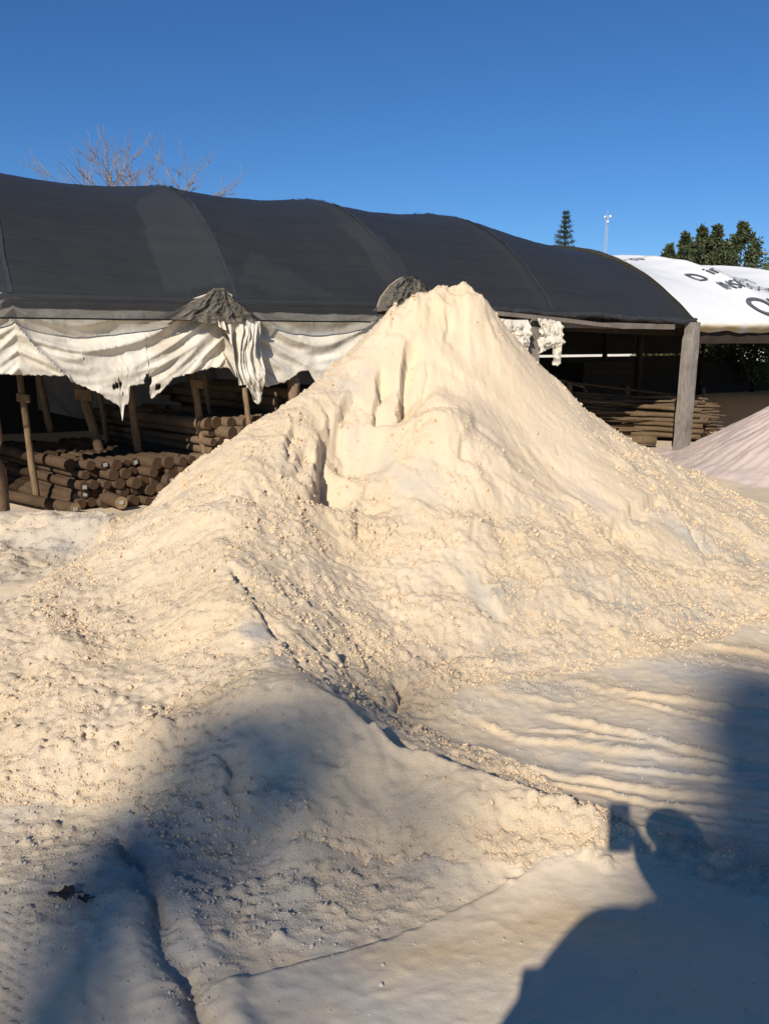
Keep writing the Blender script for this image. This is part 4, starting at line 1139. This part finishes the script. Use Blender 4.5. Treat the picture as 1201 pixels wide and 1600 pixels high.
# dim stored goods in the white-roofed bay
for k, (s, wv, hw, hd, hz, lab) in enumerate([(11.6, 6.6, .7, .5, .42, 'dark covered crate deep in the white-roofed bay'), (13.4, 6.2, .8, .6, .55, 'larger dark covered crate at the right under the white roof')]):
    c = sw(s, wv, 0); mb = MB()
    mb.box((0, 0, hz), (DD[0] * hw, DD[1] * hw, 0), (NB[0] * hd, NB[1] * hd, 0), (0, 0, hz))
    o = obj('crate', mb.mesh('crate'), M_DARKCLOTH, loc=c, label=lab, category='crate')
    for j in range(3):
        mb = MB(); mb.box((-NB[0] * (hd + .012), -NB[1] * (hd + .012), hz * (.4 + .6 * j)), (DD[0] * hw * .98, DD[1] * hw * .98, 0), (NB[0] * .01, NB[1] * .01, 0), (0, 0, .05))
        obj('batten', mb.mesh('batten'), M_DARKWOOD, o)

# ------------------------------------------------------------------ added gap wall, trees and mast behind the shed
M_WALL = plain('pale_render', (0.55, 0.53, 0.49), .9, .12, 3)  # pale wall added so the back gap reads as a bright strip
mb = MB(); mb.box((0, 0, .55), (22, 0, 0), (0, .09, 0), (0, 0, .6)); mb.box((0, 0, 1.18), (22, 0, 0), (0, .13, 0), (0, 0, .035))
obj('bright_strip_wall', mb.mesh('wall'), M_WALL, loc=(2, 38, -.05), label='added pale wall that fills the gap behind the shed with a bright strip', category='wall')

def leaf_material(name, c1, c2, rough=.5):
    m, t, b = new_mat(name)
    oi = t.nodes.new('ShaderNodeNewGeometry')
    c = mix(t, oi.outputs['Random Per Island'], c1, c2)
    t.links.new(c, b.inputs['Base Color']); b.inputs['Roughness'].default_value = rough
    b.inputs['Specular IOR Level'].default_value = .35
    tl = t.nodes.new('ShaderNodeBsdfTranslucent'); t.links.new(c, tl.inputs[0])
    mx = t.nodes.new('ShaderNodeMixShader'); mx.inputs[0].default_value = .2
    t.links.new(b.outputs[0], mx.inputs[1]); t.links.new(tl.outputs[0], mx.inputs[2])
    t.links.new(mx.outputs[0], t.nodes['Material Output'].inputs['Surface'])
    return m
M_LEAF = leaf_material('glossy_leaf', (0.035, 0.055, 0.022), (0.12, 0.125, 0.05))
M_LEAF2 = leaf_material('bright_leaf', (0.05, 0.10, 0.02), (0.14, 0.21, 0.05))
M_NEEDLE = leaf_material('pine_needle', (0.018, 0.038, 0.026), (0.05, 0.085, 0.06), .7)
M_BARK = wood_material('tree_bark', (0.10, 0.075, 0.055), (0.25, 0.19, 0.14))
M_TWIG = wood_material('bare_twig_bark', (0.20, 0.155, 0.125), (0.40, 0.32, 0.27))
def leaves(P, size, rng, asp=.45, up=.3):
    """one bent leaf (two quads folded at the midrib) per point"""
    n = len(P)
    d = rng.normal(size=(n, 3)); d[:, 2] += up; d /= np.linalg.norm(d, axis=1)[:, None]
    e = np.cross(d, rng.normal(size=(n, 3))); e /= np.linalg.norm(e, axis=1)[:, None] + 1e-9
    f = np.cross(d, e)
    sz = size * rng.uniform(.6, 1.3, n)[:, None]
    V = np.stack([P, P + d * sz * .5 + e * sz * asp * .5 + f * sz * .1, P + d * sz, P + d * sz * .5 - e * sz * asp * .5 + f * sz * .1], 1)
    q = (np.arange(n) * 4)[:, None]
    tri = np.concatenate([q + np.array([0, 1, 2]), q + np.array([0, 2, 3])], 0)
    return V.reshape(-1, 3), tri
def crown_tree(name, loc, h, radf, n, size, mat, label, seed, group=None, z0=.5, cat='tree', clump=.35, trunk_r=.1):
    """trunk with limbs and a crown whose radius follows radf(0..1)"""
    rng = np.random.default_rng(seed)
    root = empty(name, loc, label, cat, group)
    mb = MB()
    mb.tube([(0, 0, -.1), (.05, .02, h * .3), (-.03, 0, h * .65), (0, 0, h * .96)], [trunk_r, trunk_r * .75, trunk_r * .4, .01], 8)
    nc = max(24, int(n / 90)); cen = []
    for i in range(nc):
        t = (i + rng.random()) / nc; t = t ** .85
        a = rng.random() * 6.283; rad = radf(t) * math.sqrt(rng.uniform(.12, 1)) * rng.uniform(.75, 1.12)
        c = np.array([math.cos(a) * rad, math.sin(a) * rad, z0 + (h - z0) * t]); cen.append((c, max(.08, radf(t) * clump * rng.uniform(.6, 1.3))))
        if i % 3 == 0: mb.tube([(0, 0, max(.1, c[2] - rad * .7 - .1)), tuple(c * np.array([.5, .5, 1]) - np.array([0, 0, .1])), tuple(c)], [trunk_r * .3, trunk_r * .2, .006], 5, caps=False)
    obj('trunk', mb.mesh('trunk', True), M_BARK, root)
    per = n // nc; P = []
    for c, r in cen:
        v = rng.normal(size=(per, 3)); v /= np.linalg.norm(v, axis=1)[:, None]
        P.append(c + v * r * (rng.random((per, 1)) ** .45) * np.array([1, 1, 1.2]))
    V, T = leaves(np.concatenate(P), size, rng)
    obj('crown', np_mesh('crown', V, T, False), mat, root)
    return root
def tip(px, py, Y): 
    p = at(px, py, Y); return p
col_shape = lambda R_: (lambda t: R_ * (1.0 - .25 * t if t < .55 else (1 - .1375) * max(.05, (1 - ((t - .55) / .45) ** 1.15))))
for k, (px, py, Y, R_, lab) in enumerate([(1162, 352, 26, 1.0, 'tallest pointed dark-leaved tree at the right of the clump'), (1120, 356, 27, 1.05, 'pointed dark-leaved tree, second from the right in the clump'),
                                     (1096, 358, 26.5, .95, 'pointed dark-leaved tree in the middle of the clump'), (1070, 368, 27.5, .85, 'slimmer pointed dark-leaved tree left of the clump middle'), (1046, 388, 26, .7, 'lowest dark-leaved tree at the left end of the clump')]):
    p = tip(px, py, Y)
    crown_tree('broadleaf_tree', (p[0], Y, 0), p[2], col_shape(R_ * (1.7, 1.3, 1.7, 1.3, 1.5)[k]), 9500, .14, M_LEAF, lab, 600 + k, 'dark-leaved trees behind the white roof')
p = tip(1225, 398, 24)
crown_tree('broadleaf_tree', (p[0] + .3, 24, 0), p[2], lambda t: 1.35 * math.sqrt(max(.02, 1 - (2 * t - .9) ** 2 / 1.3)), 9000, .10, M_LEAF2, 'brighter green bushy tree at the right edge', 620)
for k, (X, Y, h, lab) in enumerate([(11.5, 27, 2.3, 'leafy shrub seen under the white roof, left'), (13.2, 26.5, 2.5, 'leafy shrub seen under the white roof, middle'), (15.0, 27, 2.6, 'leafy shrub seen under the white roof, right')]):
    crown_tree('shrub', (X - 1.2, Y, 0), h, lambda t: 1.25 * math.sqrt(max(.05, 1 - (2 * t - 1) ** 2)), 6000, .12, (M_LEAF, M_LEAF, M_LEAF2)[k], lab, 640 + k, 'shrubs behind the white-roofed bay', z0=.15, cat='shrub', trunk_r=.05)
# star-shaped pine with tiers
def tier_pine(loc, h, R_, label, seed, dens=1.0, z0=2.0, name='pine_tree'):
    rng = np.random.default_rng(seed)
    root = empty(name, loc, label, 'tree')
    mb = MB(); mb.tube([(0, 0, -.1), (0, 0, h * .5), (0, 0, h)], [.2, .12, .015], 8)
    P = []; z = z0
    while z < h - .1:
        t = (z - z0) / (h - z0); L = R_ * (1 - t) ** .85 + .10
        nb = 7
        for k in range(nb):
            a = 6.283 * (k + rng.random() * .5) / nb; l = L * rng.uniform(.75, 1.1)
            e = np.array([math.cos(a) * l, math.sin(a) * l, z + .30 * l]); s_ = np.array([0, 0, z])
            mb.tube([tuple(s_), tuple((s_ + e) / 2 - np.array([0, 0, .03 * l])), tuple(e)], [.03, .02, .006], 4, caps=False)
            u = rng.random((int(46 * dens * (l + .3)), 1)) ** .8
            P.append(s_ + (e - s_) * u + rng.normal(size=(len(u), 3)) * np.array([.05, .05, .045]) * (1 + l * .6))
        z += .30 + .25 * (1 - t)
    obj('trunk', mb.mesh('trunk', True), M_BARK, root)
    V, T = leaves(np.concatenate(P), .13, rng, .35, .5)
    obj('crown', np_mesh('crown', V, T, False), M_NEEDLE, root)
p = tip(884, 330, 58)
tier_pine((p[0], 58, 0), p[2], 1.75, 'tall narrow pine with tiered branches rising behind the net roof', 700, 1.6, 4.0)
# mast
M_STEEL = plain('galvanised_steel', (0.42, 0.44, 0.46), .45, .1); M_DISH = plain('white_dish', (.75, .76, .78), .5, .05)
def mast():
    p = at(948, 337, 82); h = p[2]; hw = .11
    root = empty('radio_mast', (p[0], 82, 0), 'thin steel lattice radio mast with small dishes, far behind the shed', 'mast')
    legs = [(hw, -hw * .58), (-hw, -hw * .58), (0, hw * 1.15)]
    for x, y in legs:
        mb = MB(); mb.tube([(x, y, 0), (x, y, h)], .018, 5); obj('leg', mb.mesh('leg'), M_STEEL, root)
    mb = MB(); z = 0; k = 0
    while z < h - .35:
        for i in range(3):
            a = legs[i]; b = legs[(i + 1) % 3]
            mb.tube([(*a, z), (*b, z + .35)], .013, 4, caps=False); mb.tube([(*a, z), (*b, z)], .011, 4, caps=False)
        z += .35
    obj('lattice', mb.mesh('lattice'), M_STEEL, root)
    for dx, dz, a in [(-.28, -.15, .3), (.30, -.1, -.5), (.05, -.62, 0)]:
        mb = MB(); mb.tube([(dx, -.1, h + dz), (dx + .1 * a, -.22, h + dz)], [.07, .13], 12); obj('dish', mb.mesh('dish', True), M_DISH, root)
    mb = MB(); mb.tube([(.02, 0, h - .2), (.02, 0, h + .55)], .018, 5); obj('antenna', mb.mesh('antenna'), M_STEEL, root)
mast()
# leafless tree, left
def bare_tree(loc, label, seed, limbs):
    random.seed(seed)
    root = empty('bare_tree', loc, label, 'tree')
    tm = MB(); bm_ = MB()
    def grow(p, d, L, r, depth):
        n = 4; P = [p]; q = p.copy(); dd = d.copy()
        for i in range(n):
            dd = (dd + Vector((random.gauss(0, .16), random.gauss(0, .16), random.gauss(.03, .10)))).normalized()
            q = q + dd * (L / n); P.append(q.copy())
        bm_.tube(P, [max(.0034, r * (1 - .5 * i / n)) for i in range(n + 1)], 6 if depth > 2 else 4, caps=False)
        if depth == 0: return
        for k in range(random.choice((2, 3, 3)) if depth > 1 else random.choice((2, 3))):
            i = random.randint(1, n); b = P[i]
            a = random.uniform(.35, .95); ax = Vector((random.gauss(0, 1), random.gauss(0, 1), random.gauss(0, .6))).normalized()
            nd = (Matrix.Rotation(a, 3, ax) @ dd)
            nd.z = nd.z * .8 + .12; nd.normalize()
            grow(b, nd, L * random.uniform(.5, .78), r * .55, depth - 1)
        grow(P[-1], dd, L * .65, r * .5, depth - 1)
    base = Vector((0, 0, 0)); fork = Vector((0, 0, limbs[0]))
    tm.tube([(0, 0, -.1), (.05, 0, limbs[0] * .5), tuple(fork)], [.2, .16, .13], 10)
    for (dx, dy, dz, L) in limbs[1]:
        grow(fork, Vector((dx, dy, dz)).normalized(), L * .9, .034, 3)
    obj('trunk', tm.mesh('trunk', True), M_BARK, root)
    obj('branches', bm_.mesh('branches', True), M_TWIG, root)
bare_tree((-6.5, 20.2, 0), 'leafless tree whose wide bare branches rise above the net roof', 4, (4.1, [(-.85, .1, .52, 1.45), (-.65, .2, .7, 1.3), (-.25, .1, .95, 1.25), (.3, -.1, .95, 1.3), (.1, .5, .8, 1.2), (-.45, -.3, .85, 1.3), (.6, .1, .8, 1.1)]))
bare_tree((-5.35, 20.8, 0), 'smaller leafless tree leaning right above the net roof', 12, (4.3, [(.55, .1, .6, 1.2), (.15, .1, 1, 1.15), (-.2, .2, 1, .9)]))

# ------------------------------------------------------------------ trees behind the photographer (their crowns shade the foreground)
HD = np.array([math.sin(SUN_AZ), math.cos(SUN_AZ)])
def shade_tree(g, dist, radf, n, label, seed, depth):
    foot = g[:2] - HD * dist
    h = g[2] + dist * math.tan(SUN_EL)
    return crown_tree('cypress_tree', (foot[0], foot[1], 0), h, radf, n, .16, M_LEAF, label, seed, 'cypress trees behind the photographer', z0=h - depth, clump=.32)
g = at(395, 1135, 2.60)
shade_tree(g, 34.0, lambda t: float(np.interp((1 - t) * 3.4, [0, .05, .15, .33, .52, .72, 1.3, 3.4], [.05, .20, .34, .38, .34, .24, .2, .3])), 2500, 'columnar cypress standing behind the photographer, left', 801, 3.4)
g = at(600, 1100, 2.70)
shade_tree(g, 40.0, lambda t: float(np.interp((1 - t) * 3.4, [0, .06, .16, .4, .6, 3.4], [.05, .25, .42, .45, .40, .5])), 900, 'thin-crowned cypress far behind the photographer, middle', 803, 3.4)
g = atz(1220, 1078)
shade_tree(g, 30.0, lambda t: float(np.interp((1 - t) * 4.4, [0, .1, .4, 1, 4.4], [.08, .26, .40, .54, 1.05])), 15000, 'broader columnar cypress behind the photographer, right', 802, 4.4)

# ------------------------------------------------------------------ the photographer (out of frame; his shadow lies in the foreground)
def photographer():
    J = {'pel': (.07, -.30, .98), 'ab': (.06, -.30, 1.18), 'chest': (.05, -.30, 1.36), 'neck': (.06, -.285, 1.50), 'head0': (.08, -.265, 1.575), 'head1': (.085, -.25, 1.685),
         'lsh': (-.155, -.28, 1.43), 'lel': (-.40, -.30, 1.11), 'lwr': (-.17, -.24, 1.03), 'rsh': (.25, -.29, 1.43), 'rel': (.26, -.10, 1.24), 'rwr': (.07, -.045, 1.47),
         'lhip': (-.04, -.30, .92), 'lkn': (-.07, -.27, .50), 'lan': (-.08, -.32, .09), 'lto': (-.09, -.17, .04), 'rhip': (.17, -.30, .92), 'rkn': (.20, -.27, .50), 'ran': (.21, -.32, .09), 'rto': (.22, -.17, .04)}
    Rr = {'pel': .155, 'ab': .14, 'chest': .155, 'neck': .058, 'head0': .075, 'head1': .092, 'lsh': .075, 'lel': .045, 'lwr': .032, 'rsh': .075, 'rel': .055, 'rwr': .042,
          'lhip': .10, 'lkn': .062, 'lan': .042, 'lto': .036, 'rhip': .10, 'rkn': .062, 'ran': .042, 'rto': .036}
    Ed = [('pel', 'ab'), ('ab', 'chest'), ('chest', 'neck'), ('neck', 'head0'), ('head0', 'head1'), ('chest', 'lsh'), ('lsh', 'lel'), ('lel', 'lwr'), ('chest', 'rsh'), ('rsh', 'rel'), ('rel', 'rwr'),
          ('pel', 'lhip'), ('lhip', 'lkn'), ('lkn', 'lan'), ('lan', 'lto'), ('pel', 'rhip'), ('rhip', 'rkn'), ('rkn', 'ran'), ('ran', 'rto')]
    # palms and fingers: right hand closes round the phone's lower edge, left hand rests on the hip
    def finger(base, pts, r, nm):
        prev = base
        for i, p in enumerate(pts):
            k = f'{nm}{i}'; J[k] = p; Rr[k] = r * (1 - .15 * i); Ed.append((prev, k)); prev = k
    J['rpalm'] = (.045, -.035, 1.525); Rr['rpalm'] = .036; Ed.append(('rwr', 'rpalm'))
    J['lpalm'] = (-.10, -.20, .99); Rr['lpalm'] = .028; Ed.append(('lwr', 'lpalm'))
    for i in range(4):
        z = 1.525 + .021 * i
        finger('rpalm', [(.036, -.012, z), (.018, -.006, z + .006), (-.006 - .004 * i, -.008, z + .008)], .0085, f'rf{i}')
        finger('lpalm', [(-.075 + .0 * i, -.165, 1.005 - .022 * i), (-.045, -.150, 1.0 - .022 * i), (-.02, -.145, .995 - .022 * i)], .009, f'lf{i}')
    finger('rpalm', [(.025, -.055, 1.545), (.005, -.05, 1.565)], .010, 'rt')
    finger('lpalm', [(-.11, -.235, 1.02), (-.09, -.28, 1.03)], .010, 'lt')
    names = list(J)
    me = bpy.data.meshes.new('person')
    me.from_pydata([J[n] for n in names], [(names.index(a), names.index(b)) for a, b in Ed], [])
    o = bpy.data.objects.new('person', me); COL.objects.link(o)
    o.modifiers.new('skin', 'SKIN'); ss = o.modifiers.new('sub', 'SUBSURF'); ss.levels = 2; ss.render_levels = 2
    if not me.skin_vertices: me.attributes.new('skin', 'FLOAT', 'POINT')
    sv = me.skin_vertices[0].data
    for i, n in enumerate(names):
        sv[i].radius = (Rr[n], Rr[n]); sv[i].use_root = (n == 'pel')
        if n in ('pel', 'ab', 'chest'): sv[i].radius = (Rr[n], Rr[n] * .78)
    dg = bpy.context.evaluated_depsgraph_get(); dg.update()
    full = bpy.data.meshes.new_from_object(o.evaluated_get(dg))
    bpy.data.objects.remove(o)
    skin = plain('skin', (.42, .27, .19), .6, .08); shirt = plain('dark_blue_shirt', (.05, .08, .16), .85, .15); jeans = plain('jeans', (.06, .08, .13), .9, .2); shoe = plain('brown_shoe', (.08, .05, .03), .6, .2)
    base = Vector((.07, -.30, 0))
    full.transform(Matrix.Translation(-base))
    for m in (skin, shirt, jeans, shoe): full.materials.append(m)
    for f in full.polygons:
        c = f.center + base; f.use_smooth = True
        if c.z < .10: f.material_index = 3
        elif c.z < .95 and not (c.x < -.02 and c.y > -.215): f.material_index = 2
        elif c.z < 1.50 and (c - Vector(J['rwr'])).length > .14 and (c - Vector(J['lpalm'])).length > .11: f.material_index = 1
        else: f.material_index = 0
    o = obj('person', full, loc=base, label='photographer in dark shirt and jeans standing behind the camera, raising a phone', category='person')
    # cap, ears, nose
    mb = MB(); hc = Vector((.085, -.25, 1.665)) - base
    V = []; n = 16
    for i in range(6):
        a = i / 5 * math.pi / 2
        for k in range(n):
            V.append(hc + Vector((math.cos(2 * math.pi * k / n) * .098 * math.cos(a), math.sin(2 * math.pi * k / n) * .112 * math.cos(a), .045 + .085 * math.sin(a))))
    mb.add(V, [(i * n + k, i * n + (k + 1) % n, (i + 1) * n + (k + 1) % n, (i + 1) * n + k) for i in range(5) for k in range(n)])
    obj('cap', mb.mesh('cap', True), shirt, o)
    mb = MB(); mb.tube([hc + Vector((0, .085, .02)), hc + Vector((0, .112, -.015)), hc + Vector((0, .095, -.025))], [.008, .015, .010], 8); obj('nose', mb.mesh('nose', True), skin, o)
    eye = plain('eye', (.05, .03, .02), .3, .1)
    for sx in (-1, 1):
        mb = MB(); mb.tube([hc + Vector((sx * .092, .0, .02)), hc + Vector((sx * .100, -.008, .0)), hc + Vector((sx * .092, .0, -.03))], [.012, .02, .010], 8); obj('ear', mb.mesh('ear', True), skin, o)
        mb = MB(); mb.tube([hc + Vector((sx * .032, .086, .018)), hc + Vector((sx * .032, .094, .018))], [.010, .006], 8); obj('eye', mb.mesh('eye', True), eye, o)
    # bag added at the left hip to close the lit gap in the shadow
    mb = MB(); mb.box((-.23, -.02, 1.10), (.14, .0, .01), (0, .12, 0), (-.01, 0, .21))
    bag = obj('shadow_fill_bag', mb.mesh('bag'), plain('fill_bag_cloth', (.12, .10, .07), .9, .2), loc=base, label='canvas shoulder bag hanging at the photographer\'s left hip', category='bag')
    mb = MB(); mb.tube([(-.30, -.02, 1.16), (-.12, .08, 1.36), (.06, .06, 1.47), (.20, -.02, 1.50)], .012, 6); obj('strap', mb.mesh('strap', True), jeans, bag)
    # phone: lens at its upper right corner (seen from the photographer), just behind the camera point
    fw = Vector((0, CP, -SP)); up = Vector((0, SP, CP)); rt = Vector((1, 0, 0))
    c = Vector((0, 0, CAM_Z)) - fw * .012 - rt * .024 - up * .062
    body = MB(); body.box((0, 0, 0), rt * .0375, up * .081, fw * .004)
    ph = obj('phone', body.mesh('phone'), plain('phone_black', (.02, .02, .022), .35, .1), loc=c, label='dark phone held up in the photographer\'s right hand', category='phone')
    mb = MB(); mb.tube([rt * .024 + up * .062 + fw * .0035, rt * .024 + up * .062 + fw * .006], .006, 12); obj('lens', mb.mesh('lens'), eye, ph)
photographer()

# ------------------------------------------------------------------ small things on the ground
def weed(px, py, z, h, n, seed, label):
    rng = np.random.default_rng(seed); p = atz(px, py, z)
    root = empty('weed', p, label, 'plant')
    mb = MB()
    for i in range(n):
        a = rng.random() * 6.28; l = h * rng.uniform(.6, 1.1)
        d = Vector((math.cos(a) * .5, math.sin(a) * .5, 1)).normalized()
        s = Vector((-d.y, d.x, 0)).normalized() * h * .16
        q0 = Vector((0, 0, 0)); q1 = q0 + d * l * .6; q2 = q1 + Vector((d.x, d.y, -.1)) * l * .5
        mb.add([q0 - s * .3, q0 + s * .3, q1 + s, q1 - s, q2], [(0, 1, 2, 3), (3, 2, 4)])
    obj('leaf', mb.mesh('leaf'), M_LEAF2, root)
weed(106, 800, -.10, .10, 7, 901, 'small green weed at the foot of the sunlit log ends')
weed(150, 818, -.06, .05, 9, 902, 'tiny weed tuft in the sand left of the heap')

def dry_leaf(px, py, size, seed, label):
    rng = np.random.default_rng(seed); c = atz(px, py, .03); z = float(grid_sample(H, np.array([c[0]]), np.array([c[1]]))[0]) + .006
    n = 22; V = [(0, 0, .012)]
    for i in range(n):
        a = 2 * math.pi * i / n; rr_ = size * (.55 + .35 * math.cos(a) ** 2 + .12 * math.sin(5 * a) + .06 * rng.normal())
        V.append((rr_ * math.cos(a), .7 * rr_ * math.sin(a), .012 + .012 * math.sin(2 * a) + .004 * rng.normal()))
    Fc = [(0, i + 1, (i + 1) % n + 1) for i in range(n)]
    mb = MB(); mb.add(V, Fc); mb.tube([(size * .8, 0, .01), (size * 1.5, .01, .006)], .0018, 5)
    obj('dry_leaf', mb.mesh('dry_leaf', True), M_DRYLEAF, loc=(c[0], c[1], z), label=label, category='leaf')
M_DRYLEAF = plain('dry_leaf', (0.055, 0.045, 0.035), .8, .4, 40)
dry_leaf(97, 1414, .042, 911, 'large dark dry leaf lying on the sand, lower left')
dry_leaf(132, 1422, .02, 912, 'small dark leaf fragment just right of the large dry leaf')
